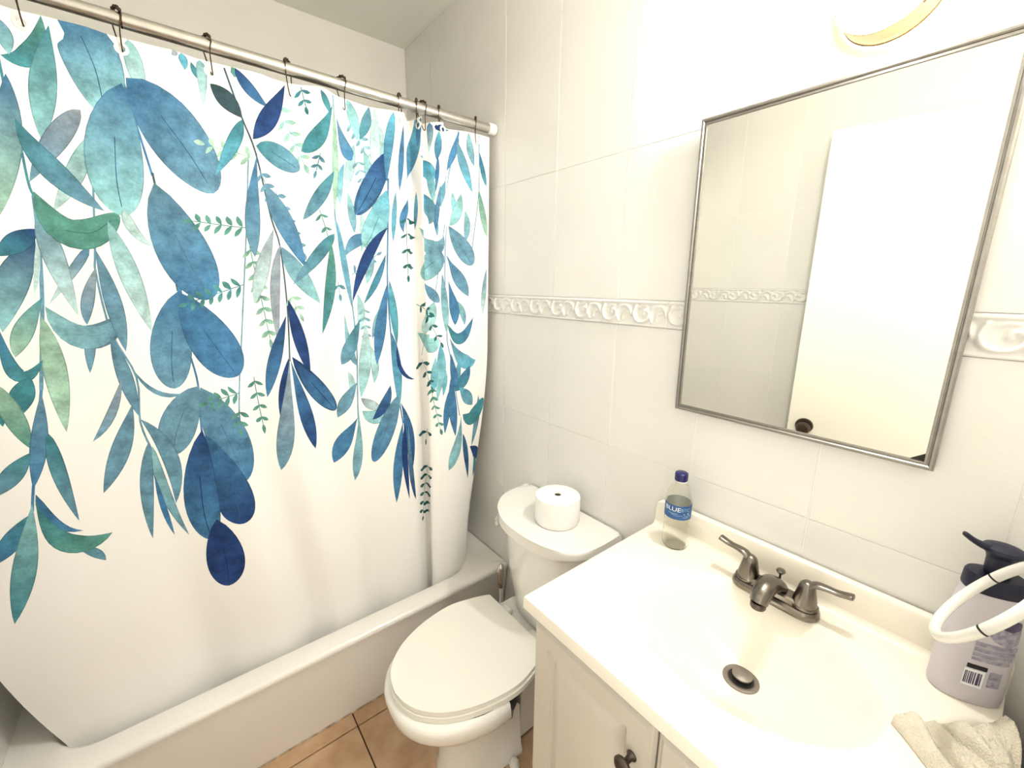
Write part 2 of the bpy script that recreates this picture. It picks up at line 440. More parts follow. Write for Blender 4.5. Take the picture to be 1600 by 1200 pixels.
# ---------------------------------------------------------------- the print: leaves in cloth coordinates (tenths of a millimetre): base, middle, tip, width, widest point, inks
LEAVES = [
(3188,4139,2795,4728,2381,5345,176,30,'BP'),(3119,0,2863,683,2421,830,357,50,'GT'),(3218,134,2962,1085,2755,2210,426,55,'TA'),(2509,228,2529,482,2539,790,238,50,'SA'),
(2440,1125,2283,2277,1948,3697,390,50,'BL'),(3483,1527,2952,2157,2460,2987,389,40,'YS'),(3503,2023,3218,2652,2716,3496,339,50,'AP'),(2440,1862,2795,2666,3562,3416,430,55,'TS'),
(2381,4059,1948,4889,1663,5867,478,50,'NA'),(2411,3858,2135,4126,1801,4407,358,50,'NT'),(2440,3871,2322,4621,2204,5144,89,50,'PP'),(2499,3563,2617,4487,2795,5586,354,40,'SP'),
(2490,3148,2972,3911,3798,3442,596,50,'GG'),(2312,5197,1968,5813,1752,6376,310,55,'TL'),(2244,5586,2273,6711,2224,8077,370,50,'LL'),(2932,5934,2854,6430,2795,6831,187,30,'SS'),
(2322,5371,2834,6041,3503,5626,525,50,'AS'),(1624,5800,1732,6738,2135,6456,255,50,'BT'),(1899,6791,1712,7180,1565,7635,373,50,'TT'),(1358,7381,1348,7595,1338,7769,98,50,'TT'),
(1387,6872,1545,7715,1643,8318,328,40,'LG'),(1998,7126,1791,8171,1515,9202,272,55,'SB'),(1948,8037,1958,9055,2057,10180,255,40,'TS'),(1624,8399,1260,8841,925,9242,346,50,'TS'),
(1348,9778,984,10301,630,10756,346,50,'TB'),(1437,9537,1092,10850,659,12256,389,57,'AT'),(1525,9336,1683,10086,2076,10435,195,40,'BB'),(1860,10823,2116,10997,2303,11332,203,60,'TS'),
(1496,9443,1761,10595,2529,10676,435,60,'TG'),(3385,0,3788,335,3887,1554,1052,52,'BA'),(4536,0,4595,549,4674,1179,342,40,'AP'),(4290,844,3936,2210,3897,3483,1043,50,'BA'),
(3906,3362,4064,3818,4408,4099,223,30,'PP'),(4379,723,5087,1554,5786,2800,1249,52,'BS'),(4585,2719,4920,4045,5412,5251,1155,50,'SB'),(4733,5050,4398,6242,4290,7381,900,50,'BS'),
(4753,5090,5245,6215,5756,7233,1040,55,'BB'),(4841,7367,4280,8158,3936,9055,827,50,'SS'),(4861,7407,5215,8733,5333,10167,976,55,'SB'),(4743,8626,5018,10354,4940,11359,857,60,'BN'),
(4704,8506,4339,10113,4290,11613,757,50,'NB'),(4497,11064,4467,12122,4369,13167,800,50,'NN'),(3582,3603,3798,4715,4025,6001,404,50,'AP'),(3267,4179,3405,5264,3464,6403,314,55,'SS'),
(3228,4568,2991,5251,2903,5773,223,50,'YS'),(3247,6028,3365,6992,3454,7916,282,50,'SS'),(3493,6697,3867,7394,4507,7528,116,60,'SS'),(3306,6992,2982,7836,2588,8385,176,50,'YS'),
(3395,7622,3041,8626,2549,9658,357,55,'SS'),(3474,8010,3877,9082,3759,10354,357,50,'SS'),(3582,8720,3621,10073,3857,11332,220,40,'AS'),(3542,8586,3296,9805,3178,11145,255,45,'SS'),
(3493,9457,3513,10408,3582,11225,119,50,'BB'),(6298,3509,6180,3643,6101,3751,96,50,'GG'),(6298,3509,6239,3389,6209,3255,119,50,'GG'),(6081,3496,5973,3617,5884,3737,96,50,'GG'),
(6081,3496,6022,3389,5993,3282,127,50,'GG'),(5865,3496,5756,3603,5668,3724,96,50,'GG'),(5865,3496,5806,3389,5776,3295,112,50,'GG'),(5628,3509,5530,3603,5461,3684,87,50,'GG'),
(5628,3509,5579,3402,5560,3295,119,50,'GG'),(5412,3483,5314,3590,5245,3684,87,50,'GG'),(5412,3483,5363,3389,5343,3295,119,50,'GG'),(5264,3469,5146,3483,5028,3483,111,50,'GG'),
(6091,4929,6022,5077,5973,5237,97,50,'TG'),(6091,4929,5973,4849,5894,4742,106,50,'TG'),(5874,5010,5806,5170,5776,5291,104,50,'TG'),(5874,5010,5776,4916,5697,4822,139,50,'TG'),
(5668,5090,5599,5224,5569,5345,102,50,'TG'),(5668,5090,5569,4996,5491,4903,106,50,'TG'),(5451,5157,5392,5291,5363,5398,93,50,'TG'),(5451,5157,5353,5090,5294,4983,106,50,'TG'),
(5255,5211,5196,5345,5166,5452,97,50,'TG'),(5255,5211,5166,5144,5107,5063,122,50,'TG'),(5058,5278,4989,5412,4959,5519,97,50,'TG'),(5058,5278,4969,5211,4910,5144,106,50,'TG'),
(4910,5331,4782,5385,4654,5425,96,50,'TG'),(5668,7689,5589,7836,5550,7970,106,50,'GG'),(5668,7689,5550,7595,5481,7461,96,50,'GG'),(5471,7729,5402,7876,5363,7997,106,50,'GG'),
(5471,7729,5382,7608,5314,7501,112,50,'GG'),(5294,7756,5225,7903,5186,8024,102,50,'GG'),(5294,7756,5205,7662,5146,7568,96,50,'GG'),(5107,7809,5048,7930,5018,8024,104,50,'GG'),
(5107,7809,5028,7715,4969,7635,112,50,'GG'),(4979,7836,4861,7849,4733,7890,121,50,'GG'),(5638,8198,5747,8305,5845,8385,116,50,'GG'),(5638,8198,5510,8291,5402,8332,114,50,'GG'),
(5609,8452,5688,8559,5786,8613,116,50,'GG'),(5609,8452,5501,8519,5392,8573,114,50,'GG'),(5579,8626,5560,8760,5550,8894,108,50,'GG'),(6111,7407,6209,7488,6307,7541,89,50,'GG'),
(6111,7407,6022,7515,5924,7568,94,50,'GG'),(6120,7742,6219,7809,6317,7849,106,50,'GG'),(6120,7742,6032,7836,5943,7890,94,50,'GG'),(6120,8091,6219,8144,6307,8198,106,50,'GG'),
(6120,8091,6042,8171,5953,8224,94,50,'GG'),(6130,8425,6209,8506,6288,8546,106,50,'GG'),(6130,8425,6042,8519,5973,8546,106,50,'GG'),(6130,8653,6130,8787,6120,8948,89,50,'GG'),
(6406,4032,6524,4099,6652,4126,118,50,'GL'),(6406,4032,6307,4152,6199,4246,87,50,'GL'),(6426,4327,6553,4380,6672,4420,118,50,'GL'),(6426,4327,6337,4420,6229,4514,94,50,'GL'),
(6455,4608,6583,4648,6691,4702,118,50,'GL'),(6455,4608,6357,4728,6258,4795,89,50,'GL'),(6485,4889,6603,4943,6711,4996,118,50,'GL'),(6485,4889,6386,5010,6288,5090,111,50,'GL'),
(6514,5170,6622,5251,6740,5264,118,50,'GL'),(6514,5170,6416,5304,6327,5358,96,50,'GL'),(6544,5479,6652,5532,6760,5572,118,50,'GL'),(6544,5479,6455,5572,6347,5666,106,50,'GL'),
(6573,5773,6672,5854,6780,5880,118,50,'GL'),(6573,5773,6475,5894,6386,5961,96,50,'GL'),(6603,6081,6701,6162,6799,6188,118,50,'GL'),(6603,6081,6514,6188,6416,6269,116,50,'GL'),
(6622,6296,6632,6456,6642,6604,99,50,'GL'),(6642,1875,6514,1982,6416,2090,94,50,'LL'),(6642,1875,6603,1755,6593,1621,112,50,'LL'),(6386,1848,6278,1929,6189,2023,80,50,'LL'),
(6386,1848,6357,1715,6347,1607,112,50,'LL'),(6150,1795,6042,1889,5963,1982,83,50,'LL'),(6150,1795,6111,1701,6111,1581,97,50,'LL'),(5904,1782,5815,1848,5727,1956,80,50,'LL'),
(5904,1782,5884,1674,5874,1581,106,50,'LL'),(5747,1755,5628,1741,5510,1741,114,50,'LL'),(7154,2679,7272,2679,7380,2666,111,50,'SS'),(7154,2679,7085,2800,7006,2893,71,50,'SS'),
(7252,2947,7370,2960,7469,2960,96,50,'SS'),(7252,2947,7193,3067,7114,3161,74,50,'SS'),(7360,3228,7469,3255,7567,3242,83,50,'SS'),(7360,3228,7301,3349,7232,3429,80,50,'SS'),
(7469,3523,7577,3550,7665,3536,83,50,'SS'),(7469,3523,7410,3643,7350,3697,80,50,'SS'),(7577,3831,7675,3844,7764,3844,96,50,'SS'),(7577,3831,7528,3925,7459,3992,83,50,'SS'),
(7665,4018,7695,4139,7734,4233,104,50,'SS'),(7252,5211,7390,5251,7518,5251,109,50,'LL'),(7252,5211,7183,5345,7095,5452,95,50,'LL'),(7360,5465,7478,5505,7587,5519,109,50,'LL'),
(7360,5465,7291,5586,7213,5679,103,50,'LL'),(7429,5653,7478,5773,7518,5907,93,50,'LL'),(7419,630,7567,630,7705,616,127,50,'AL'),(7419,630,7331,790,7232,924,97,50,'AL'),
(7508,884,7656,884,7783,871,111,50,'AL'),(7508,884,7429,1018,7331,1152,88,50,'AL'),(7606,1125,7744,1139,7872,1125,111,50,'AL'),(7606,1125,7528,1273,7439,1380,97,50,'AL'),
(7705,1380,7842,1380,7961,1380,111,50,'AL'),(7705,1380,7626,1514,7547,1621,97,50,'AL'),(7793,1648,7941,1648,8039,1661,109,50,'AL'),(7793,1648,7724,1768,7646,1875,97,50,'AL'),
(7882,1822,7931,1942,7980,2063,121,50,'AL'),(7970,107,8079,147,8177,161,86,50,'TT'),(7970,107,7872,228,7783,308,80,50,'TT'),(8010,321,8098,362,8187,375,83,50,'TT'),
(8010,321,7931,415,7852,482,80,50,'TT'),(8039,469,8049,576,8079,670,93,50,'TT'),(9269,563,9397,549,9505,509,81,50,'AS'),(9269,563,9210,697,9141,804,83,50,'AS'),
(9368,723,9496,710,9594,683,81,50,'AS'),(9368,723,9318,857,9250,964,80,50,'AS'),(9466,897,9594,871,9692,844,94,50,'AS'),(9466,897,9427,1018,9358,1112,80,50,'AS'),
(9574,1058,9683,1072,9781,1031,94,50,'AS'),(9574,1058,9525,1179,9466,1273,80,50,'AS'),(9673,1259,9781,1246,9879,1206,94,50,'AS'),(9673,1259,9633,1353,9574,1447,83,50,'AS'),
(9781,1420,9879,1420,9968,1406,94,50,'AS'),(9781,1420,9742,1527,9683,1621,83,50,'AS'),(9850,1554,9899,1648,9948,1741,103,50,'AS'),(8275,1594,8325,1701,8403,1755,96,50,'TS'),
(8275,1594,8177,1648,8069,1674,83,50,'TS'),(8216,1808,8266,1889,8315,1956,80,50,'TS'),(8216,1808,8118,1862,8029,1875,81,50,'TS'),(8167,1956,8128,2063,8088,2170,74,50,'TS'),
(6849,2224,6957,2250,7065,2250,111,50,'SS'),(6849,2224,6770,2358,6701,2438,74,50,'SS'),(6918,2438,7016,2478,7124,2465,111,50,'SS'),(6918,2438,6849,2572,6780,2652,80,50,'SS'),
(6986,2679,7085,2692,7183,2679,96,50,'SS'),(6986,2679,6927,2786,6858,2867,89,50,'SS'),(7036,2840,7065,2947,7104,3041,104,50,'SS'),(8197,3027,8285,3081,8384,3081,70,50,'GG'),
(8197,3027,8128,3134,8039,3215,73,50,'GG'),(8285,3349,8364,3402,8453,3402,70,50,'GG'),(8285,3349,8236,3442,8167,3509,88,50,'GG'),(8334,3603,8364,3697,8394,3791,83,50,'GG'),
(9092,4541,9112,4407,9092,4300,79,50,'SS'),(9092,4541,9210,4568,9309,4594,86,50,'SS'),(9328,4353,9348,4219,9328,4126,90,50,'SS'),(9328,4353,9437,4367,9515,4407,86,50,'SS'),
(9555,4166,9574,4032,9555,3965,80,50,'SS'),(9555,4166,9653,4179,9732,4193,86,50,'SS'),(9722,4005,9801,3952,9879,3885,83,50,'SS'),(8521,4889,8649,4943,8777,4996,111,50,'TS'),
(8521,4889,8433,4970,8344,5036,80,50,'TS'),(8551,5130,8561,5237,8571,5358,109,50,'TS'),(12841,0,12841,0,12841,0,0,50,'SS'),(5343,0,5382,54,5402,94,135,50,'YY'),
(5510,0,5540,147,5540,321,186,40,'CC'),(5688,107,5737,268,5806,429,135,50,'TT'),(5874,13,5865,469,5806,1005,204,30,'AP'),(6465,0,6524,94,6504,201,159,50,'GG'),
(6012,442,6298,710,6573,1045,387,50,'KK'),(6563,1085,6317,1634,5865,2398,282,45,'TC'),(6544,0,6849,442,7164,670,255,40,'NB'),(6809,1768,6563,3108,6494,4219,345,60,'BS'),
(7606,54,7183,857,6750,1473,389,55,'NN'),(6799,1607,7242,1715,7764,1982,565,50,'TS'),(6918,2478,7311,3416,7705,4434,487,45,'SB'),(6996,3496,6632,4487,6347,5385,333,55,'YP'),
(7134,3925,7488,4594,8000,5398,460,50,'SA'),(7114,3871,6878,4970,6819,6523,237,50,'YY'),(7164,5278,7360,6349,7557,7421,341,50,'NN'),(7075,5693,6691,6831,6357,7903,333,55,'NB'),
(7026,6858,6799,7836,6612,8760,281,50,'NN'),(7055,6831,6731,8680,6307,10127,459,65,'YS'),(7065,6912,7262,8385,7350,9658,376,60,'BN'),(7114,6831,7665,7823,8138,8559,524,60,'NB'),
(9309,1058,9151,1741,8954,2358,247,50,'AP'),(9555,1152,9653,1715,9643,2331,227,50,'AA'),(9988,402,10007,978,9948,1540,169,50,'PA'),(9053,2331,9132,2920,9171,3429,213,50,'AS'),
(9368,2800,9417,3322,9318,3938,187,50,'PA'),(9013,1621,8797,2224,8787,2719,240,50,'CA'),(9643,3831,9525,4394,9417,4849,211,50,'SA'),(9132,5130,9210,5706,9092,6282,217,50,'AP'),
(9397,6697,9505,7327,9437,7916,228,50,'PA'),(8620,7407,8748,7809,8640,8238,228,50,'PA'),(9742,5545,9614,6014,9476,6510,176,50,'AS'),(9378,1500,9476,1527,9564,1527,73,50,'AS'),
(9378,1500,9309,1607,9230,1688,64,50,'AS'),(9417,1701,9505,1728,9584,1741,61,50,'AS'),(9417,1701,9348,1808,9279,1862,64,50,'AS'),(9456,1902,9535,1942,9614,1942,73,50,'AS'),
(9456,1902,9397,1996,9328,2049,64,50,'AS'),(9496,2103,9564,2143,9633,2157,86,50,'AS'),(9496,2103,9437,2197,9378,2250,65,50,'AS'),(9515,2264,9535,2344,9555,2424,88,50,'AS'),
(9742,2291,9820,2331,9899,2344,73,50,'AA'),(9742,2291,9683,2371,9604,2438,64,50,'AA'),(9771,2505,9840,2572,9919,2558,73,50,'AA'),(9771,2505,9712,2599,9643,2652,56,50,'AA'),
(9801,2746,9870,2786,9929,2786,73,50,'AA'),(9801,2746,9742,2826,9683,2880,66,50,'AA'),(9810,2920,9820,3000,9830,3094,70,50,'AA'),(9289,5586,9378,5666,9466,5693,66,50,'AS'),
(9289,5586,9200,5693,9112,5733,83,50,'AS'),(9299,5827,9378,5907,9466,5934,94,50,'AS'),(9299,5827,9220,5907,9132,5961,78,50,'AS'),(9309,6068,9387,6135,9466,6175,78,50,'AS'),
(9309,6068,9230,6148,9161,6188,83,50,'AS'),(9318,6309,9387,6389,9466,6403,78,50,'AS'),(9318,6309,9250,6389,9171,6430,73,50,'AS'),(9318,6483,9318,6604,9328,6697,70,50,'AS'),
(8413,54,8551,295,8649,536,215,50,'TT'),(8787,281,8699,1768,8551,2920,220,50,'LL'),(9889,0,9850,1005,9820,2210,271,50,'PP'),(9200,0,9348,482,9397,964,283,40,'AA'),
(9751,0,9643,469,9466,911,246,50,'ST'),(8767,255,8295,1112,7833,1527,397,60,'TT'),(8846,496,9063,1206,9250,1473,351,60,'SB'),(8640,1902,8187,2612,7734,3201,318,50,'TS'),
(8512,3509,7970,4179,7331,4889,318,40,'TS'),(8394,3697,8295,4956,7980,6269,278,50,'GT'),(8610,3148,8777,4260,8964,5599,230,50,'CS'),(9515,3509,9141,3684,8797,4112,328,40,'BS'),
(10076,2130,9771,3094,9427,3804,574,40,'CA'),(10125,1098,9742,2023,9240,2920,531,45,'NB'),(10056,3188,9476,4072,8974,5385,283,50,'NN'),(9978,3952,9683,4755,9289,5452,186,50,'BT'),
(9978,4809,9732,6121,9564,7340,310,55,'BB'),(10027,4715,10106,5733,10155,6751,208,50,'CT'),(8659,5639,8758,6644,8984,7287,246,60,'AS'),(9171,5867,8817,6630,8443,7180,468,60,'TS'),
(9309,6055,9220,7273,9004,8318,361,50,'PA'),(9997,6296,10125,7474,10116,8948,257,50,'BC'),(10155,6711,10263,7608,10696,7943,121,50,'NN'),(8935,7809,8521,8278,8157,8800,405,55,'SS'),
(9004,8332,9289,8613,9624,8814,299,50,'YP'),(8994,8747,9397,9042,9889,8854,470,50,'AA'),(8797,8934,8246,9591,7783,10261,511,60,'BB'),(8876,8626,8708,9725,8354,11037,335,70,'AS'),
(9909,8050,9663,8720,9269,9109,310,50,'BN'),(10116,8399,9663,9510,9102,10569,574,55,'SB'),(10175,8680,10381,9752,10421,11238,325,60,'BN'),(10214,9323,9948,10743,9692,12297,347,60,'BB'),
(10273,9443,10184,10770,10243,12297,211,50,'NN'),(10371,9577,10391,11305,10529,12390,182,50,'SN'),(10322,27,10165,964,10086,1929,216,40,'CB'),(10558,308,10460,1259,10381,2143,148,50,'BB'),
(11523,0,11414,911,10608,2170,408,50,'CB'),(11739,0,11641,362,11582,790,172,50,'BB'),(12605,0,12615,402,12546,871,187,30,'BP'),(11680,1058,12457,1313,12516,1822,442,50,'CC'),
(12871,241,12841,670,12782,1072,220,50,'CB'),(12792,67,12949,161,13569,27,184,50,'NB'),(12822,951,12792,1406,12723,1996,118,50,'BB'),(13825,27,13707,589,13412,1273,199,60,'BB'),
(13786,295,13943,1018,14160,1822,227,50,'SC'),(14081,0,14120,522,14219,1005,180,50,'AS'),(14376,522,14514,1139,14642,1540,180,50,'BT'),(11208,1822,10539,2666,10460,3309,207,50,'BB'),
(11483,2009,11454,2558,11385,3134,140,50,'CB'),(10293,2143,10224,2880,10175,3603,129,50,'SC'),(12467,1246,12595,1782,12635,2304,233,50,'CA'),(13402,1406,12949,1969,12861,2438,240,50,'CS'),
(13579,1848,13628,2344,13678,2840,189,50,'AC'),(13943,2398,13992,2920,13894,3442,189,50,'AS'),(12556,2545,12684,2920,12703,3349,136,50,'CS'),(13441,5371,13668,5760,13746,6229,255,50,'AS'),
(12566,7273,12782,7943,12703,8640,246,50,'AC'),(13471,7367,13343,8050,13146,8600,287,50,'CS'),(10529,2893,11080,2907,11414,2907,159,50,'DD'),(10529,2893,10440,2987,10352,3041,73,50,'DD'),
(10539,3335,11031,3362,11395,3362,159,50,'DD'),(10539,3335,10450,3416,10362,3469,73,50,'DD'),(10539,3777,10745,3844,11277,3844,159,50,'DD'),(10539,3777,10460,3858,10371,3911,83,50,'DD'),
(10548,4219,10706,4300,11227,4313,159,50,'DD'),(10548,4219,10460,4313,10391,4340,94,50,'DD'),(10548,4554,10558,4661,10548,4795,108,50,'DD'),(11759,1822,12477,2438,12438,2960,442,50,'CS'),
(12881,1741,12733,2625,12674,3188,150,50,'SB'),(13855,1875,13678,2545,13373,2933,312,50,'AA'),(11562,3081,12477,3684,12930,3322,487,50,'AS'),(12812,3764,12428,4206,11552,4527,782,50,'SA'),
(11867,4715,12359,5117,12694,5412,368,60,'BS'),(13314,2947,13766,3550,14101,4179,582,50,'SS'),(12959,3885,13520,4514,13953,5237,467,60,'BS'),(12822,4487,12881,5559,12920,6456,266,50,'SA'),
(13028,4688,13274,5479,13323,6202,494,60,'BB'),(12457,5398,12162,5947,11532,6349,612,50,'AP'),(11286,6456,12133,6764,12418,6564,614,50,'AA'),(12959,6148,13530,6684,14111,5974,403,50,'TB'),
(13018,6604,13609,7461,14219,7515,516,60,'SC'),(13943,7715,13638,8211,13205,8533,469,50,'BT'),(11493,5532,11759,5492,12093,5398,106,50,'DD'),(11493,5532,11513,5666,11473,5773,147,50,'DD'),
(12084,5639,12192,5612,12290,5586,102,50,'DD'),(12084,5639,12113,5760,12093,5867,112,50,'DD'),(12221,5746,12330,5813,12448,5880,122,50,'DD'),(12143,5827,12270,5867,12398,5854,81,50,'DD'),
(12143,5827,12084,5974,11798,6095,147,50,'DD'),(12300,6148,12438,6188,12576,6202,109,50,'DD'),(12300,6148,12241,6269,12192,6336,104,50,'DD'),(12487,6497,12654,6523,12762,6523,81,50,'DD'),
(12487,6497,12428,6604,12349,6671,112,50,'DD'),(12654,6724,12723,6831,12782,6939,102,50,'DD'),(12654,6791,12625,7702,12408,8760,448,50,'CA'),(12398,7220,12320,7890,12241,8492,284,50,'AC'),
(13058,7153,13215,8024,13333,8452,335,50,'BB'),(11552,7474,11926,7461,12162,7434,145,50,'DD'),(11552,7474,11178,7595,10883,7622,147,50,'DD'),(11838,7756,12143,7742,12241,7729,98,50,'DD'),
(11838,7756,11680,7903,11473,8010,147,50,'DD'),(12133,8024,12241,8050,12310,8064,94,50,'DD'),(12133,8024,12064,8158,11798,8278,147,50,'DD'),(12221,8238,12241,8358,12280,8466,80,50,'DD'),
(14357,1701,14524,2545,14691,3201,236,50,'GL'),(14671,4246,14563,5157,14524,5880,197,50,'SP'),(12949,8506,12851,9242,12743,10019,274,50,'BB'),(13058,7957,13127,9189,13235,10247,399,50,'BB'),
(13422,8425,13766,8800,14120,9229,471,60,'CS'),(14416,8908,14406,9966,14170,10903,306,50,'SS'),(13609,9497,14150,9711,14681,9055,612,50,'TT'),(13510,9470,13373,10488,12871,11493,510,70,'SA'),
(13619,10247,13825,11131,14032,12203,306,50,'BN'),(14071,10877,14593,11292,14603,11560,457,50,'NN'),(14425,11386,14622,11855,14534,12283,306,50,'TT'),(12202,8305,12300,8372,12398,8425,81,50,'GG'),
(12202,8305,12113,8452,11838,8600,106,50,'GG'),(12241,8600,12349,8680,12487,8733,118,50,'GG'),(12241,8600,12192,8720,12103,8827,87,50,'GG'),(12310,8908,12418,9015,12585,9028,89,50,'GG'),
(12310,8908,12241,9015,12192,9095,73,50,'GG'),(12369,9229,12526,9309,12664,9350,94,50,'GG'),(12369,9229,12310,9323,12241,9376,100,50,'GG'),(12467,9551,12615,9644,12743,9671,106,50,'GG'),
(12467,9551,12379,9644,12320,9685,122,50,'GG'),(12536,9792,12585,9926,12625,10046,147,50,'GG'),(11739,9979,12054,9993,12162,10006,136,50,'DD'),(11739,9979,11208,10086,10922,10019,136,50,'DD'),
(11611,10287,11552,10421,11473,10569,136,50,'DD'),(11690,11345,12064,11319,12162,11305,136,50,'DD'),(11690,11345,11178,11453,10962,11372,136,50,'DD'),(11592,11734,11985,11680,12133,11654,136,50,'DD'),
(11592,11734,11109,11761,10903,11694,136,50,'DD'),(11257,12109,11759,12109,12103,12015,136,50,'DD'),(11257,12109,11050,12069,10844,12002,136,50,'DD'),(11178,12417,11631,12524,12054,12377,136,50,'DD'),
(11178,12417,11001,12390,10785,12323,136,50,'DD'),(11109,12739,11247,12913,11867,12806,136,50,'DD'),(11109,12739,10932,12725,10735,12645,136,50,'DD'),(11040,13060,11178,13221,11660,13261,118,50,'DD'),
(11040,13060,10863,13033,10696,12966,136,50,'DD'),(11001,13288,10981,13382,10952,13489,136,50,'DD'),
]
STEMS = [
([(2391,897),(2391,1500),(2440,1862),(2440,2947),(2480,3228)],40,'T'),
([(2480,3228),(2440,3871),(2303,5251),(2007,7086)],64,'S'),
([(2007,7086),(1732,8318),(1515,9202),(1407,9711)],48,'B'),
([(4113,0),(4300,255),(4330,884),(4576,2585)],48,'B'),
([(4585,2518),(4654,3844),(4713,5063)],48,'K'),
([(4772,4688),(4743,5264)],96,'B'),
([(4763,6657),(4822,7394),(4674,8653),(4467,11198)],48,'B'),
([(3582,2009),(3267,4206),(3208,4715),(3277,5961),(3562,7006),(3464,8077),(3562,8841)],40,'S'),
([(6632,1715),(6376,3536),(6160,4916),(5874,6764),(5579,8479)],32,'S'),
([(6327,54),(6445,536),(6583,1085),(6780,1782),(6957,3215),(7104,3965),(7124,5479),(7045,6952)],40,'K'),
([(8787,27),(8767,830),(8610,2424),(8580,3242),(8856,4769),(8964,5519),(9004,7059),(8797,9095)],48,'S'),
([(10125,1808),(10056,3255),(9978,4836),(9997,6322),(10096,8024),(10204,9417)],40,'B'),
([(14357,27),(14357,1741),(14091,3844)],24,'T'),
([(12979,2920),(12467,5331),(11769,6630),(11464,7233)],28,'T'),
([(13825,27),(13786,335),(13225,2317),(12940,3911),(12920,6416),(13048,7314),(13451,9510)],32,'B'),
([(6366,3523),(5815,3496),(5264,3469)],22,'G'),
([(6150,4903),(5520,5130),(4910,5331)],22,'T'),
([(5717,7689),(5343,7756),(4979,7836)],22,'G'),
([(5648,8131),(5619,8372),(5579,8626)],22,'G'),
([(6111,7300),(6120,7983),(6130,8653)],22,'G'),
([(6396,3952),(6504,5103),(6622,6296)],22,'G'),
([(6721,1889),(6219,1808),(5747,1755)],22,'L'),
([(7124,2585),(7380,3295),(7665,4018)],22,'S'),
([(7223,5144),(7321,5398),(7429,5653)],22,'L'),
([(7390,576),(7636,1165),(7882,1822)],22,'A'),
([(7961,40),(8000,255),(8039,469)],22,'T'),
([(9230,522),(9545,1005),(9850,1554)],22,'A'),
([(8295,1540),(8236,1741),(8167,1956)],22,'T'),
([(6829,2157),(6927,2491),(7036,2840)],22,'S'),
([(8167,2933),(8256,3255),(8334,3603)],22,'G'),
([(9013,4594),(9378,4300),(9722,4005)],22,'S'),
([(8512,4782),(8531,4956),(8551,5130)],22,'T'),
([(12841,0),(12841,0),(12841,0)],22,'S'),
([(9368,1447),(9446,1848),(9515,2264)],22,'A'),
([(9732,2224),(9771,2572),(9810,2920)],22,'A'),
([(9289,5519),(9309,6001),(9318,6483)],22,'A'),
([(10529,2773),(10539,3643),(10548,4554)],22,'D'),
([(11247,5492),(11798,5626),(12221,5746)],22,'D'),
([(12093,5746),(12320,6229),(12654,6724)],22,'D'),
([(11454,7381),(11956,7809),(12221,8238)],22,'D'),
([(12172,8224),(12320,8975),(12536,9792)],22,'G'),
([(11778,9845),(11700,10073),(11611,10287)],22,'D'),
([(11729,11225),(11208,12323),(11001,13288)],22,'D'),
]

# ---------------------------------------------------------------- curtain rod, hooks, curtain
RX = -1.286
def rod_z(y): return 1.937 - 0.008 * (y + 1.39) / 1.39
rod = empty('curtain_rod', (RX, -0.695, 1.93))
def rp(y, dz=0.0): return (RX, y, rod_z(y) + dz)
place(link('outer_tube', tube_me('outer_tube', [rp(-0.945), rp(-0.02)], 0.0145, 24), M['steel'], rod))
place(link('inner_tube', tube_me('inner_tube', [rp(YF + 0.01), rp(-0.94)], 0.0128, 24), M['steel'], rod))
place(link('rod_collar', tube_me('rod_collar', [rp(-0.9475), rp(-0.944)], 0.0149, 24), M['nickel_dark'], rod))
for ya, yb in ((-0.034, -0.0055), (YF + 0.0055, YF + 0.034)):
    place(link('end_cap', tube_me('end_cap', [rp(ya), rp(ya + (yb - ya) * .15), rp(ya + (yb - ya) * .9), rp(yb)], [0.0165, 0.0175, 0.0175, 0.0165], 24), M['white_plastic'], rod))
tag(rod, 'brushed steel tension rod carrying the leaf-print shower curtain', 'curtain rod')

HOOK_Y = [-1.090, -0.953, -0.803, -0.638, -0.511, -0.345, -0.292, -0.276, -0.217, -0.083]
HOOK_LABEL = ['wire curtain hook at the near end of the rod, beyond the broad blue leaves', 'wire curtain hook beside the step in the rod, above the broadest blue leaf',
    'wire curtain hook second from the step in the rod, over small triangular leaves', 'wire curtain hook above the single dark navy leaf',
    'wire curtain hook halfway along, above the pale teal sprigs', 'wire curtain hook at the start of the bunched pleats with a white eyelet',
    'first of two wire curtain hooks crowded together on the bunched pleats', 'second of two wire curtain hooks crowded together on the bunched pleats',
    'wire curtain hook over the last pleat before the flat end panel', 'wire curtain hook closest to the white end cap of the rod']
hook_wire = None
def hook_mesh(reach):
    pts = [(0.0155, -0.004), (0.0178, 0.004), (0.0135, 0.0150), (0.0, 0.0205), (-0.0135, 0.0150), (-0.0178, 0.003), (-0.013, -0.018), (-0.006, -reach * .75), (-0.001, -reach), (0.006, -reach - 0.003), (0.009, -reach * .8), (0.0115, -0.022)]
    P = smooth_pts([(x, 0.0015 * math.sin(i), z) for i, (x, z) in enumerate(pts)], 5, closed=True)
    return tube_me('hook_wire', P, 0.0013, 8, closed=True)
hw = hook_mesh(0.056); hw.materials.append(M['wire'])
bead = lathe_me('roller_bead', [(0.0, -0.0040), (0.0031, -0.0026), (0.0040, 0), (0.0031, 0.0026), (0.0, 0.0040)], 12); bead.materials.append(M['wire'])
hooks = []
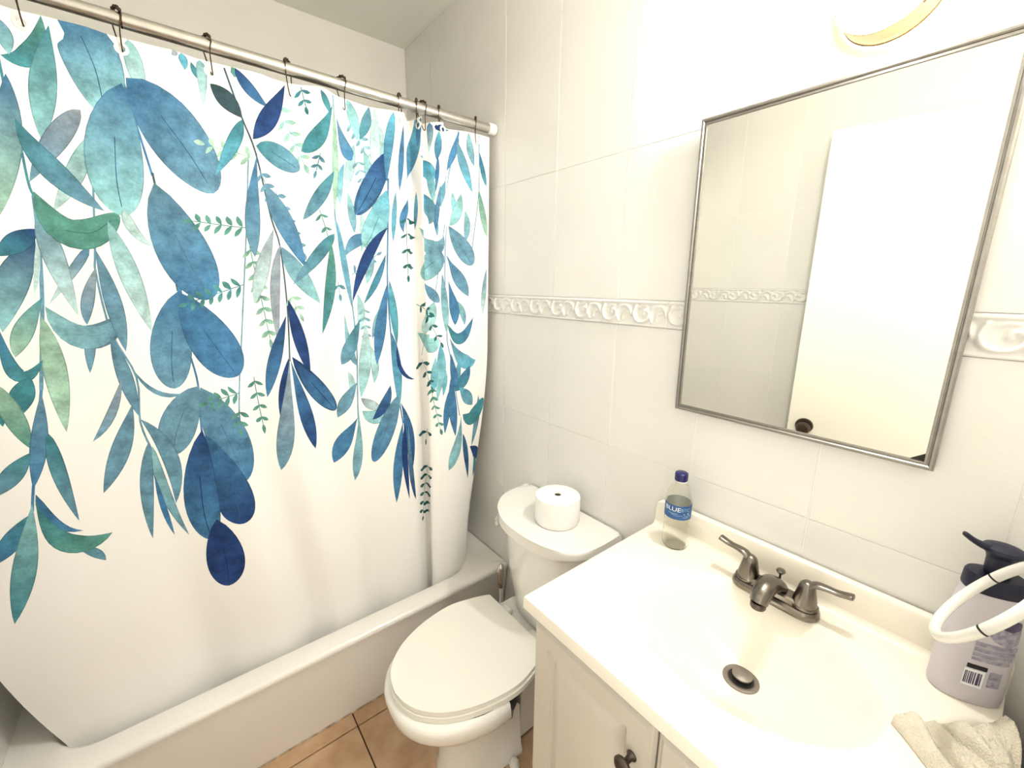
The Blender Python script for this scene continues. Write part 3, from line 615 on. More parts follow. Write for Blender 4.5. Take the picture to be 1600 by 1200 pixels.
for i, y in enumerate(HOOK_Y):
    if i == 0:
        h = empty('curtain_hook', (RX, y, rod_z(y)), 0)
        link('hook_wire', hw, None, h)
        for a in (40, 65, 90, 115, 140):
            link('roller_bead', bead, None, h, (0.0195 * math.cos(math.radians(a)), 0, 0.0012 + 0.0190 * math.sin(math.radians(a))))
        proto_hook = h
    else:
        h = copy_tree(proto_hook); h.location = (RX, y, rod_z(y))
    h.rotation_euler = (0, math.radians([0, 4, -3, 2, -2, 0, 3, -4, 2, 0][i]), math.radians([10, 25, 20, -35, 25, -40, -30, 25, -35, -30][i]))
    tag(h, HOOK_LABEL[i], 'curtain hook', 'wire roller hooks along the shower rod'); hooks.append(h)

# the printed cloth: leaf outlines are cut into the mesh itself, each with its own ink
PAL = dict(N=(34, 62, 112), B=(66, 116, 156), S=(100, 142, 164), T=(66, 130, 142), A=(136, 186, 190), P=(178, 206, 206), G=(84, 140, 130), L=(152, 188, 168), Y=(142, 154, 166), K=(56, 78, 86), C=(96, 168, 192), D=(40, 96, 96))
def leaf_outline(r):
    x0, y0, xm, ym, x1, y1, wd = [v / 10000.0 for v in r[:7]]; pk = r[7] / 100.0
    cx, cy = 2 * xm - (x0 + x1) / 2, 2 * ym - (y0 + y1) / 2
    n = 9 if wd < 0.02 else 16
    t = np.linspace(0, 1, n)
    if wd > 0.052: t = 1 - (1 - t) ** 1.6
    px = (1 - t) ** 2 * x0 + 2 * t * (1 - t) * cx + t * t * x1; py = (1 - t) ** 2 * y0 + 2 * t * (1 - t) * cy + t * t * y1
    dx = 2 * (1 - t) * (cx - x0) + 2 * t * (x1 - cx); dy = 2 * (1 - t) * (cy - y0) + 2 * t * (y1 - cy)
    l = np.hypot(dx, dy) + 1e-9
    e = math.log(0.5) / math.log(pk)
    hw_ = wd / 2 * np.sin(np.pi * t ** e) ** 0.85 if pk > 0 else None
    if wd > 0.052:                     # broad leaves: slender at the stalk, blunt at the tip
        hw_ = t ** 0.78 * (1 - t) ** 0.56; hw_ = wd / 2 * hw_ / hw_.max()
    hw_ = np.where((t < 0.0001) | (t > 0.9999), 0, hw_)
    nx, ny = -dy / l, dx / l
    a = list(zip(px + nx * hw_, py + ny * hw_)); b = list(zip(px - nx * hw_, py - ny * hw_))
    return a + b[-2:0:-1], (px, py)

def stem_outline(pts, wd):
    P = smooth_pts(np.array(pts) / 10000.0, 4); d = np.gradient(P, axis=0); d /= np.linalg.norm(d, axis=1)[:, None] + 1e-9
    n = np.stack([-d[:, 1], d[:, 0]], 1) * wd / 20000.0
    return list(map(tuple, P + n)) + list(map(tuple, (P - n)[::-1]))

def build_curtain():
    from mathutils.geometry import delaunay_2d_cdt
    polys, inks = [], []            # ink: (axis start, axis end, colour 0, colour 1)
    for pts, wd, c in STEMS:
        polys.append(stem_outline(pts, wd)); inks.append((None, None, s2l(PAL[c]), s2l(PAL[c])))
    for r in LEAVES:
        o, (px, py) = leaf_outline(r)
        c0, c1 = s2l(PAL[r[8][0]]), s2l(PAL[r[8][1]])
        if r[6] > 130:                 # pigment gathers along the rim of a painted leaf
            polys.append(o); inks.append(((px[0], py[0]), (px[-1], py[-1]), tuple(v * .6 for v in c0), tuple(v * .6 for v in c1)))
            o, _ = leaf_outline((*r[:6], r[6] - 34, *r[7:]))
        c0 = tuple(v * .82 for v in c0)
        polys.append(o); inks.append(((px[0], py[0]), (px[-1], py[-1]), c0, c1))
        if r[6] > 520:                 # a midrib on the broad leaves
            k = len(px)
            rib = [(int(px[i] * 10000), int(py[i] * 10000)) for i in (k // 4, k // 2, 3 * k // 4)]
            polys.append(stem_outline(rib, 18)); inks.append((None, None, tuple(v * .62 for v in c0), tuple(v * .62 for v in c1)))
    gu = np.linspace(0, CT_W, 150); gv = np.linspace(0, CT_H, 90)
    V, F = [], []
    rg = np.random.default_rng(3)
    for i, a in enumerate(gu):
        for j, b in enumerate(gv):
            ja = rg.uniform(-.001, .001) if 0 < i < len(gu) - 1 else 0
            jb = rg.uniform(-.001, .001) if 0 < j < len(gv) - 1 else 0
            V.append(Vector((a + ja, b + jb)))
    for P in polys:
        s = len(V); eps = 1e-5
        for a, b in P: V.append(Vector((a, b)))
        k = len(V) - s; F += [(s + i, s + (i + 1) % k) for i in range(k)]
    nv = len(gv)                                    # the cloth's own edges are cut in as well, what falls outside is dropped
    F += [(k, k + 1) for i in (0, len(gu) - 1) for k in range(i * nv, i * nv + nv - 1)] + [(i * nv + j, (i + 1) * nv + j) for j in (0, nv - 1) for i in range(len(gu) - 1)]
    vo, eo, fo, ov, oe, of = delaunay_2d_cdt(V, F, [], 0, 1e-6)
    uv = np.array([(v.x, v.y) for v in vo])
    tri = np.array([f for f in fo if len(f) == 3]); cen = uv[tri].mean(axis=1)
    tri = tri[(cen[:, 0] > 0) & (cen[:, 0] < CT_W) & (cen[:, 1] > 0) & (cen[:, 1] < CT_H)]
    used = np.unique(tri); back = np.full(len(uv), -1); back[used] = np.arange(len(used)); uv = uv[used]; fo = back[tri].tolist()
    pos = curtain_point(uv[:, 0], uv[:, 1])
    me = bpy.data.meshes.new('cloth'); me.from_pydata([tuple(p) for p in pos], [], [tuple(f) for f in fo]); me.update()
    e = 5e-4
    du = curtain_point(np.clip(uv[:, 0] + e, 0, CT_W), uv[:, 1]) - curtain_point(np.clip(uv[:, 0] - e, 0, CT_W), uv[:, 1])
    dvv = curtain_point(uv[:, 0], np.clip(uv[:, 1] + e, 0, CT_H)) - curtain_point(uv[:, 0], np.clip(uv[:, 1] - e, 0, CT_H))
    nr = np.cross(dvv, du); nr /= np.linalg.norm(nr, axis=1)[:, None] + 1e-12
    if nr[:, 0].mean() < 0: nr = -nr
    me.polygons.foreach_set('use_smooth', [True] * len(me.polygons))
    f0 = me.polygons[0].normal
    if f0.x * 1.0 < 0: me.flip_normals()
    me.normals_split_custom_set_from_vertices([tuple(n) for n in nr])
    at = me.color_attributes.new('ink', 'FLOAT_COLOR', 'CORNER')
    tri = np.array([p.vertices[:] for p in me.polygons]); cen = uv[tri].mean(axis=1); owner = np.full(len(tri), -1)
    for pi, P in enumerate(polys):
        P = np.array(P); lo, hi = P.min(0), P.max(0)
        idx = np.where(((cen >= lo) & (cen <= hi)).all(1))[0]
        if not len(idx): continue
        q = cen[idx]; wind = np.zeros(len(idx), int)            # non-zero winding, so a curled leaf stays filled
        for a, b in zip(P, np.roll(P, -1, axis=0)):
            side = (b[0] - a[0]) * (q[:, 1] - a[1]) - (q[:, 0] - a[0]) * (b[1] - a[1])
            wind += ((a[1] <= q[:, 1]) & (b[1] > q[:, 1]) & (side > 0)).astype(int) - ((a[1] > q[:, 1]) & (b[1] <= q[:, 1]) & (side < 0)).astype(int)
        owner[idx[wind != 0]] = pi
    buf = np.zeros((len(me.loops), 4), np.float32); buf[:, :3] = s2l((250, 248, 244))
    for pi, p in enumerate(me.polygons):
        if owner[pi] < 0: continue
        a, b, c0, c1 = inks[owner[pi]]
        for li in p.loop_indices:
            if a is None: col = c0
            else:
                q = uv[me.loops[li].vertex_index]; dx, dy = b[0] - a[0], b[1] - a[1]
                k = ((q[0] - a[0]) * dx + (q[1] - a[1]) * dy) / (dx * dx + dy * dy + 1e-9); k = min(max(k, 0), 1)
                col = tuple(c0[i] * (1 - k) + c1[i] * k for i in range(3))
            buf[li, :3] = col; buf[li, 3] = 1.0
    at.data.foreach_set('color', buf.ravel())
    uvl = me.uv_layers.new(name='cloth_uv')
    li = np.zeros(len(me.loops), np.int32); me.loops.foreach_get('vertex_index', li)
    uvl.data.foreach_set('uv', uv[li].astype(np.float32).ravel())
    return me

m, N, L, p = nodes_of('printed_cloth')
at = N.new('ShaderNodeVertexColor'); at.layer_name = 'ink'
uvn = N.new('ShaderNodeUVMap'); uvn.uv_map = 'cloth_uv'
nz = N.new('ShaderNodeTexNoise'); nz.inputs['Scale'].default_value = 26; nz.inputs['Detail'].default_value = 6; nz.inputs['Roughness'].default_value = 0.65
nz2 = N.new('ShaderNodeTexNoise'); nz2.inputs['Scale'].default_value = 170; nz2.inputs['Detail'].default_value = 3
for n_ in (nz, nz2): L.new(uvn.outputs['UV'], n_.inputs['Vector'])
mr = N.new('ShaderNodeMapRange'); mr.inputs['From Min'].default_value = .3; mr.inputs['From Max'].default_value = .7; mr.inputs['To Min'].default_value = .68; mr.inputs['To Max'].default_value = 1.6
mr2 = N.new('ShaderNodeMapRange'); mr2.inputs['From Min'].default_value = .3; mr2.inputs['From Max'].default_value = .7; mr2.inputs['To Min'].default_value = .9; mr2.inputs['To Max'].default_value = 1.1
L.new(nz.outputs['Fac'], mr.inputs['Value']); L.new(nz2.outputs['Fac'], mr2.inputs['Value'])
mu = N.new('ShaderNodeMath'); mu.operation = 'MULTIPLY'; L.new(mr.outputs[0], mu.inputs[0]); L.new(mr2.outputs[0], mu.inputs[1])
vm = N.new('ShaderNodeVectorMath'); vm.operation = 'SCALE'; L.new(at.outputs['Color'], vm.inputs[0]); L.new(mu.outputs[0], vm.inputs['Scale'])
mx = N.new('ShaderNodeMix'); mx.data_type = 'RGBA'
L.new(at.outputs['Alpha'], mx.inputs['Factor']); L.new(at.outputs['Color'], mx.inputs['A']); L.new(vm.outputs[0], mx.inputs['B'])
L.new(mx.outputs['Result'], p.inputs['Base Color']); p.inputs['Roughness'].default_value = 0.75; p.inputs['Specular IOR Level'].default_value = 0.2
wv = N.new('ShaderNodeTexNoise'); wv.inputs['Scale'].default_value = 9; wv.inputs['Detail'].default_value = 3; L.new(uvn.outputs['UV'], wv.inputs['Vector'])
bp = N.new('ShaderNodeBump'); bp.inputs['Strength'].default_value = 0.25; bp.inputs['Distance'].default_value = 0.01; L.new(wv.outputs['Fac'], bp.inputs['Height']); L.new(bp.outputs['Normal'], p.inputs['Normal'])
M['cloth'] = m

curtain = empty('shower_curtain', (RX, -0.7, CT_TOP))
place(link('cloth', build_curtain(), M['cloth'], curtain))
eye = lathe_me('eyelet', [(0.0062, -0.0008), (0.0062, 0.0012), (0.009, 0.0018), (0.0118, 0.001), (0.0118, -0.0008)], 24, 'X', cap=False); eye.materials.append(M['white_plastic'])
for y in HOOK_Y:
    pts = curtain_point(CT_U, np.full_like(CT_U, 0.02))
    k = int(np.argmin(np.abs(pts[:, 1] - y) - 0.15 * pts[:, 0]))
    q = pts[k]
    k0, k1 = max(k - 4, 0), min(k + 4, len(pts) - 1); dd = pts[k1] - pts[k0]
    o = link('eyelet', eye, None, curtain, (q[0] + 0.0008, q[1], q[2])); o.rotation_euler = (0, 0, math.atan2(-dd[0], dd[1])); place(o)
tag(curtain, 'white fabric shower curtain printed with hanging blue and teal watercolour leaves', 'shower curtain')

# ---------------------------------------------------------------- toilet
TX = -0.881
toilet = empty('toilet', (TX, -0.35, 0))
def egg(hw, yb, yf, z, n=48, sq=2.25, back=0.62):
    """egg-shaped ring: half width hw, from yb (towards the wall) to yf (front)"""
    ym = yb + (yf - yb) * 0.42; P = []
    for k in range(n):
        a = 2 * math.pi * k / n; c, s = math.cos(a), math.sin(a)
        e = 2 / sq
        xx = hw * math.copysign(abs(c) ** e, c)
        yy = (ym - yb) * math.copysign(abs(s) ** (back), s) if s > 0 else (ym - yf) * math.copysign(abs(s) ** e, s)
        P.append((TX + xx, ym + yy, z))
    return P
bowl = [egg(.105, -.10, -.50, 0.0), egg(.105, -.10, -.50, .015), egg(.098, -.105, -.492, .03), egg(.094, -.11, -.492, .12), egg(.098, -.115, -.502, .19), egg(.118, -.14, -.530, .235),
        egg(.150, -.17, -.580, .262), egg(.178, -.19, -.616, .285), egg(.187, -.197, -.632, .31), egg(.189, -.20, -.635, .335), egg(.185, -.203, -.631, .350), egg(.176, -.208, -.621, .3555)]
place(link('bowl', loft_me('bowl', bowl, angle=60), M['china'], toilet))
place(link('rear_deck', loft_me('rear_deck', [[(TX + sx * hx, y, z) for sx, y in ((-1, -.03), (1, -.03), (1, -.26), (-1, -.26))] for hx, z in ((.08, 0.03), (.085, .2), (.118, .30), (.122, .345), (.117, .352))], angle=30), M['china'], toilet))
half = [(0, -.619), (.045, -.610), (.089, -.586), (.133, -.535), (.166, -.455), (.180, -.357), (.165, -.281), (.148, -.232), (.138, -.214)]
def lid_outline(sc=0.0):
    h = smooth_pts(half, 5); c = np.array([0, -.40]); P = []
    full = np.vstack([h, (h * np.array([-1, 1]))[::-1][:-1]])
    for q in full:
        v = q - c; l = np.linalg.norm(v); q2 = c + v * (l + sc) / l
        P.append((TX + q2[0], min(q2[1], -.212)))
    return P
place(link('seat', prism_me('seat', lid_outline(0.004), 0.3575, 0.3725, 0.005), M['seat'], toilet))
lid = link('lid', prism_me('lid', lid_outline(0.0), 0.3742, 0.387, 0.004, 4), M['seat'], toilet); place(lid)
for s in (-1, 1):
    place(link('hinge', box_me('hinge', (TX + s * .07 - .02, -.214, .352), (TX + s * .07 + .02, -.186, .376), .007, 3), M['seat'], toilet))
    place(link('bolt_cap', lathe_me('bolt_cap', [(.016, 0), (.016, .008), (.011, .017), (0, .020)], 20), M['seat'], toilet, (TX + s * .118, -.31, .004)))
# tank, bowed front
def tank_outline(hx, yb, yf, skew=0.0, inset=0.0):
    c = [(-hx * .985, yb - .016), (-hx * .99, yb + (yf - yb) * .36), (-hx * .90, yb + (yf - yb) * .60), (-hx * .66, yb + (yf - yb) * .83), (-hx * .33, yb + (yf - yb) * .965), (0, yf),
         (hx * .33, yb + (yf - yb) * .985), (hx * .66, yb + (yf - yb) * .90), (hx * .90, yb + (yf - yb) * .74), (hx * .99, yb + (yf - yb) * .48), (hx * .985, yb - .016), (hx * .94, yb), (hx * .4, yb), (-hx * .4, yb), (-hx * .94, yb)]
    return [(TX + .021 + x, y) for x, y in smooth_pts(c, 3, closed=True)]
trs = []
for hx, yb, yf, z in ((.150, -.018, -.165, .352), (.165, -.014, -.180, .37), (.178, -.012, -.198, .50), (.188, -.011, -.212, .64), (.190, -.010, -.214, .695)):
    trs.append([(x, y, z) for x, y in tank_outline(hx, yb, yf)])
place(link('tank', loft_me('tank', trs, angle=50), M['china'], toilet))
place(link('tank_lid', prism_me('tank_lid', tank_outline(.207, -.009, -.243), 0.690, 0.722, 0.010, 4), M['china'], toilet))
lv = link('flush_lever', tube_me('flush_lever', [(-1.030, -.128, .662), (-1.054, -.138, .660), (-1.057, -.150, .655), (-1.046, -.166, .645), (-1.030, -.178, .636), (-1.024, -.181, .633)], [.006, .0072, .0078, .0078, .0086, .004], 14), M['chrome'], toilet); place(lv)
es = link('lever_plate', lathe_me('lever_plate', [(.013, 0), (.014, .004), (.009, .012), (.007, .026), (0, .027)], 20, 'X'), M['chrome'], toilet, (-1.042, -.128, .657)); es.scale = (-1, 1, 1); place(es)
tag(toilet, 'white two-piece toilet with closed lid between the bathtub and the vanity', 'toilet')

roll = empty('toilet_paper_roll', (-0.826, -0.104, 0.7225))
link('paper', lathe_me('paper', [(.010, .0845), (.060, .0850), (.066, .083), (.0675, .078), (.0675, .008), (.0655, .002), (.060, .0), (.010, .0), (.010, .0845)], 56, cap=False), M['paper'], roll)
link('core_shade', lathe_me('core_shade', [(.0098, .0), (.0098, .082)], 24), M['core_shade'], roll)  # solid plug in the hole, its shade put into the colour
tag(roll, 'thick white roll of toilet paper standing on the toilet tank', 'toilet paper')

# toilet brush squeezed between tub and tank
br = empty('toilet_brush', (-1.118, -0.095, 0.0))
link('holder', lathe_me('holder', [(.0, .001), (.040, .001), (.043, .006), (.040, .06), (.034, .15), (.033, .152), (.030, .15), (.030, .05)], 28, cap=False), M['white_plastic'], br)
link('stick', tube_me('stick', [(0, 0, .05), (0.001, -.001, .20), (.001, -.001, .30)], .0065, 14), M['white_plastic'], br)
link('grip', tube_me('grip', [(.001, -.001, .295), (.001, -.001, .302), (.001, -.001, .335), (.0015, -.001, .375), (.0015, -.001, .392), (.0015, -.001, .398)], [.007, .0125, .0145, .0135, .010, .003], 18), M['chrome'], br)
tag(br, 'slim toilet brush with chrome grip between tub rim and toilet tank', 'toilet brush')

# ---------------------------------------------------------------- vanity cabinet
van = empty('vanity_cabinet', (-0.243, -0.22, 0))
VX0, VX1, VZ = -0.540, 0.052, 0.784
bm = bmesh.new()
def addbox(bm, lo, hi):
    for v in bmesh.ops.create_cube(bm, size=1)['verts']: v.co = Vector([(lo[i] + hi[i]) / 2 + v.co[i] * (hi[i] - lo[i]) for i in range(3)])
for lo, hi in (((VX0, -.435, 0), (VX0 + .016, -.008, VZ)), ((VX1 - .016, -.435, 0), (VX1, -.008, VZ)), ((VX0, -.022, .09), (VX1, -.008, VZ)), ((VX0, -.430, .09), (VX1, -.02, .106)), ((VX0, -.437, VZ - .03), (VX1, -.42, VZ)), ((VX0 + .016, -.37, 0), (VX1 - .016, -.355, .09))):
    addbox(bm, lo, hi)
place(link('carcass', from_bm('carcass', bm), M['cabinet'], van))
def cab_door(x0, x1, z0, z1):
    """frame and raised field, bevelled steps as rings from the outside in"""
    def rg(i, y): return [(x0 + i, y, z0 + i), (x1 - i, y, z0 + i), (x1 - i, y, z1 - i), (x0 + i, y, z1 - i)]
    f = -.4385
    return loft_me('door', [rg(0, f), rg(0, f - .006), rg(.004, f - .011), rg(.0065, f - .0115), rg(.013, f - .018), rg(.046, f - .018), rg(.050, f - .008), rg(.056, f - .0075), rg(.078, f - .017), rg(.080, f - .0175)], angle=20)
XM = -0.256
for x0, x1, kx in ((VX0 + .004, XM - .0015, -0.291), (XM + .0015, VX1 - .004, -0.221)):
    d_o = link('door', cab_door(x0, x1, .098, .7715), M['cabinet'], van); place(d_o)
    k = link('knob', lathe_me('knob', [(.009, 0), (.009, .002), (.0055, .006), (.005, .014), (.009, .018), (.0148, .022), (.0155, .026), (.012, .030), (.006, .032), (0, .0325)], 28, 'Y'), M['nickel_dark'], d_o)
    k.parent = d_o; k.location = (kx, -.4565, .682)
tag(van, 'off-white vanity cabinet with raised-panel doors under the sink', 'cabinet')

# ---------------------------------------------------------------- one-piece sink top with backsplash
top = empty('sink_top', (-0.243, -0.22, 0.785))
SX0, SX1, SY0, SY1, SZ = -0.552, 0.062, -0.468, -0.008, 0.815
EC, EA, EB = (-0.243, -0.235), 0.203, 0.157
DR = (-0.240, -0.192); DEP = 0.118
nA = 96
def rect_hit(a):
    c, s = math.cos(a), math.sin(a); cx, cy = EC; ts = []
    if c > 1e-9: ts.append((SX1 - cx) / c)
    if c < -1e-9: ts.append((SX0 - cx) / c)
    if s > 1e-9: ts.append((SY1 - cy) / s)
    if s < -1e-9: ts.append((SY0 - cy) / s)
    t = min(t for t in ts if t > 0); return (cx + c * t, cy + s * t)
angs = sorted(set([2 * math.pi * k / nA for k in range(nA)] + [math.atan2(y - EC[1], x - EC[0]) % (2 * math.pi) for x in (SX0, SX1) for y in (SY0, SY1)]))
outer = [rect_hit(a) for a in angs]
ell = []
for a in angs:
    c, s = math.cos(a), math.sin(a); t = 1 / math.sqrt((c / EA) ** 2 + (s / EB) ** 2); ell.append((EC[0] + c * t, EC[1] + s * t))
cx, cy = (SX0 + SX1) / 2, (SY0 + SY1) / 2
def shr(P, d): return [(x + (d if x < SX0 + 1e-6 else -d if x > SX1 - 1e-6 else 0), y + (d if y < SY0 + 1e-6 else 0)) for x, y in P]
R = [[(x, y, .7855) for x, y in shr(outer, .003)], [(x, y, .788) for x, y in outer], [(x, y, .8115) for x, y in outer], [(x, y, .8140) for x, y in shr(outer, .001)], [(x, y, SZ) for x, y in shr(outer, .0035)]]
def blend(k): return [(e[0] + (o[0] - e[0]) * k, e[1] + (o[1] - e[1]) * k, SZ) for e, o in zip(ell, shr(outer, .0035))]
R += [blend(.5), blend(.12)]
for t in (1.0, .985, .965, .93, .88, .82, .75, .66, .56, .46, .36, .26, .17, .11):
    z = SZ - DEP * (1 - t ** 2.5) ** 1.25 - (0.0 if t == 1 else .0008)
    R.append([(DR[0] + (e[0] - DR[0]) * t, DR[1] + (e[1] - DR[1]) * t, z) for e in ell])
place(link('basin_top', loft_me('basin_top', R, cap0=False, cap1=True, angle=26), M['marble'], top))
zd = SZ - DEP
# backsplash: rounded upper corners, coved foot
sp = [(SX0 + .002, SZ - .001), (SX0 + .002, .862), (SX0 + .006, .876), (SX0 + .016, .884), (SX0 + .03, .8865), (SX1 - .03, .8865), (SX1 - .012, .884), (SX1 - .003, .876), (SX1, .864), (SX1, SZ - .001)]
me = prism_me('backsplash', sp, 0.0, 0.018, 0.004, 3)
for v in me.vertices: v.co = Vector((v.co.x, -.0065 - v.co.z, v.co.y))
me.flip_normals(); me.update()
place(link('backsplash', me, M['marble'], top))
cove = []
for xx in (SX0 + .004, SX1 - .002):
    cove.append([(xx, -.0245 - .014 * (1 - math.sin(a)), SZ + .014 * (1 - math.cos(a))) for a in [math.pi / 2 * k / 6 for k in range(7)]] + [(xx, -.0245, SZ - .0005)])
place(link('cove', loft_me('cove', cove, angle=80), M['marble'], top))
place(link('drain_flange', lathe_me('drain_flange', [(.0315, -.0005), (.0305, .002), (.026, .003), (.0225, .0018), (.0215, .0006)], 40, cap=False), M['drain_metal'], top, (DR[0], DR[1], zd + .001)))
place(link('drain_gap_shade', lathe_me('drain_gap_shade', [(.0218, .0012), (0, .0010)], 32), M['black'], top, (DR[0], DR[1], zd + .001)))  # flat black disc, paints the shade of the gap round the stopper
place(link('stopper', lathe_me('stopper', [(.004, .001), (.004, .006), (.0168, .008), (.0175, .011), (.015, .0125), (0, .013)], 32), M['drain_metal'], top, (DR[0] + .001, DR[1] + .001, zd + .001)))
tag(top, 'cream one-piece sink top with oval basin and low backsplash', 'sink')

# ---------------------------------------------------------------- faucet
fa = empty('faucet', (-0.243, -0.077, SZ))
def stadium(hl, r, n=12, ends=1.0):
    P = []
    for cx_, a0 in ((hl, -90), (-hl, 90)):
        for k in range(n + 1):
            a = math.radians(a0 + 180 * k / n); P.append((cx_ + r * math.cos(a), r * math.sin(a)))
    return P
link('base_plate', loft_me('base_plate', [[(x, y, z) for x, y in stadium(.0505, r)] for r, z in ((.0265, .0008), (.0275, .003), (.0265, .012), (.0235, .016), (.020, .0165))], angle=35), M['nickel'], fa)
link('bridge', loft_me('bridge', [[(x, y, z) for x, y in stadium(.045, r)] for r, z in ((.019, .015), (.017, .024), (.013, .027))], angle=35), M['nickel'], fa)
def lever(s):
    hub = lathe_me('handle', [(.0225, .0165), (.0235, .020), (.0225, .0215), (.0205, .022), (.0195, .030), (.0165, .044), (.0140, .056), (.012, .063), (.0075, .068), (0, .0695)], 32)
    h = link('handle', hub, M['nickel'], fa, (s * .0508, 0, 0))
    q = smooth_pts([(0, 0, .058), (s * .012, .001, .068), (s * .028, .002, .0705), (s * .045, .003, .071), (s * .062, .004, .0745), (s * .067, .004, .076)], 5)
    n = len(q); rr = np.interp(np.linspace(0, 1, n), [0, .25, .5, .8, .95, 1], [.0120, .0105, .0085, .0098, .0090, .003])
    link('lever', tube_me('lever', q, rr, 16, flat=(.5, 1.0)), M['nickel'], h)
for s in (-1, 1): lever(s)
q = smooth_pts([(0, .012, .020), (0, -.004, .034), (0, -.026, .046), (0, -.050, .050), (0, -.070, .043), (0, -.078, .030)], 6); n = len(q)
link('spout', tube_me('spout', q, np.interp(np.linspace(0, 1, n), [0, .3, .6, .85, 1], [.021, .0205, .0185, .0165, .0155]), 24, flat=[(.62 + .38 * k, 1.0) for k in np.linspace(0, 1, n)]), M['nickel'], fa)
link('aerator', lathe_me('aerator', [(.0125, 0), (.0135, .002), (.0135, .010), (.0125, .012)], 24), M['nickel_dark'], fa, (0, -.0785, .020))
lr = link('lift_rod', tube_me('lift_rod', [(0, .018, .02), (0, .018, .050)], .0022, 10), M['nickel_dark'], fa)
link('lift_knob', lathe_me('lift_knob', [(.003, .046), (.007, .050), (.0085, .053), (.007, .056), (0, .057)], 20), M['nickel'], lr, (0, .018, 0))
tag(fa, 'brushed nickel two-handle faucet behind the oval basin', 'faucet')

# ---------------------------------------------------------------- water bottle
wb = empty('water_bottle', (-0.465, -0.068, SZ + .0005), math.radians(14))
prof = [(.0, .004), (.012, .003), (.020, .0), (.0255, .001), (.0285, .006), (.0290, .016), (.0280, .022), (.0290, .028), (.0280, .034), (.0290, .040), (.0280, .046), (.0290, .052), (.0282, .060), (.0290, .068), (.0290, .080), (.0292, .112), (.0285, .122), (.026, .134), (.0215, .146), (.0160, .155), (.0125, .160), (.0120, .163), (.0145, .1635), (.0145, .1655), (.0120, .166), (.0120, .172)]
inner = [(max(r - .0012, 0), h + (.0012 if h < .01 else 0)) for r, h in prof][::-1]
link('body', lathe_me('body', prof + inner, 48, cap=False), M['pet'], wb)
link('cap', lathe_me('cap', [(.0, .186), (.012, .1858), (.0142, .184), (.0146, .181), (.0146, .1685), (.0140, .1665)][::-1], 36), M['cap_blue'], wb)
link('cap_ring', lathe_me('cap_ring', [(.0128, .1638), (.0145, .1638), (.0145, .1662), (.0128, .1662)], 32, cap=False), M['white_plastic'], wb)
LR = .0297
lb = link('label', lathe_me('label', [(LR - .0006, .0790), (LR, .0793), (LR, .1135), (LR - .0006, .1138)], 64, cap=False), M['label_blue'], wb)
link('label_back', lathe_me('label_back', [(LR - .0005, .0794), (LR - .0005, .1134)], 64, cap=False), M['label_white'], lb)
def wrap_print(name, me, m, a0, z0, R, parent):
    for v in me.vertices:
        a = a0 + v.co.x / R; v.co = Vector((R * math.cos(a), R * math.sin(a), z0 + v.co.y))
    return link(name, me, m, parent)
def strip(name, w_, h_, n=16, bow=0.0):
    V = []; F = []
    for i in range(n + 1):
        xx = -w_ / 2 + w_ * i / n; b = bow * (1 - (2 * i / n - 1) ** 2)
        V += [(xx, -h_ / 2 - b, 0), (xx, h_ / 2 - b, 0)]
    for i in range(n): F.append((2 * i, 2 * i + 2, 2 * i + 3, 2 * i + 1))
    return mesh(name, V, F)
face = math.radians(-76)
t1 = text_me('brand_lettering', 'BLUE', .0150)
for v in t1.vertices: v.co.x *= 1.15
wrap_print('brand_lettering', t1, M['label_white'], face - .42, .1040, LR + .0003, lb)
rr_ = random.Random(2)
def blob(name, r): 
    n = 12; return mesh(name, [(0, 0, 0)] + [(r * math.cos(6.2832 * k / n), r * math.sin(6.2832 * k / n), 0) for k in range(n)], [(0, 1 + k, 1 + (k + 1) % n) for k in range(n)])
t2 = text_me('pale_lettering', 'BTC', .0115); wrap_print('pale_lettering', t2, M['label_pale'], face + .58, .1040, LR + .0003, lb)
for dx, z, r in ((.50, .0945, .0016), (.56, .0905, .0013), (.82, .0950, .0022), (.94, .0905, .0019), (.74, .0892, .0015)):
    wrap_print('printed_dot', blob('printed_dot', r), M['label_pale'], face + dx, z, LR + .0003, lb)
for dx, z, w_, h_ in ((-.35, .0945, .022, .0012), (-.05, .0910, .026, .0009), (.62, .0868, .014, .0014)):
    wrap_print('printed_line', strip('printed_line', w_, h_, bow=.0012), M['label_pale'], face + dx, z, LR + .0003, lb)
tag(wb, 'clear plastic water bottle with navy cap and blue label on the sink top', 'bottle')

# ---------------------------------------------------------------- lotion bottle
lo_ = empty('lotion_bottle', (0.018, -0.063, SZ + .0005), math.radians(24))
bx, by = .041, .026
BP = [(.94, .0), (.985, .003), (1.0, .010), (.985, .06), (.95, .11), (.88, .145), (.80, .168), (.755, .178), (.75, .181)]
def body_r(z):
    zs = [b for _, b in BP]; return float(np.interp(z, zs, [a for a, _ in BP]))
def body_pt(a, z, off=0.0):
    k = body_r(z); c, s = math.cos(a), math.sin(a); e = 2 / 2.5
    x_, y_ = (bx * k + off) * math.copysign(abs(c) ** e, c), (by * (k * .6 + .4) + off) * math.copysign(abs(s) ** e, s)
    return (x_, y_, z)
rgs = [[body_pt(2 * math.pi * k / 48, z) for k in range(48)] for z in [0, .002, .008, .03, .06, .085, .11, .128, .145, .158, .168, .174, .179]]
link('body', loft_me('body', rgs, angle=50), M['lavender'], lo_)
coll = [[(x_ * k, y_ * k2, z) for x_, y_, _ in [body_pt(2 * math.pi * q / 48, .178) for q in range(48)]] for k, k2, z in ((1.03, 1.03, .1785), (1.05, 1.05, .181), (1.02, 1.02, .200), (.96, .96, .2035), (.4, .5, .2045))]
link('collar', loft_me('collar', coll, angle=40), M['navy'], lo_)
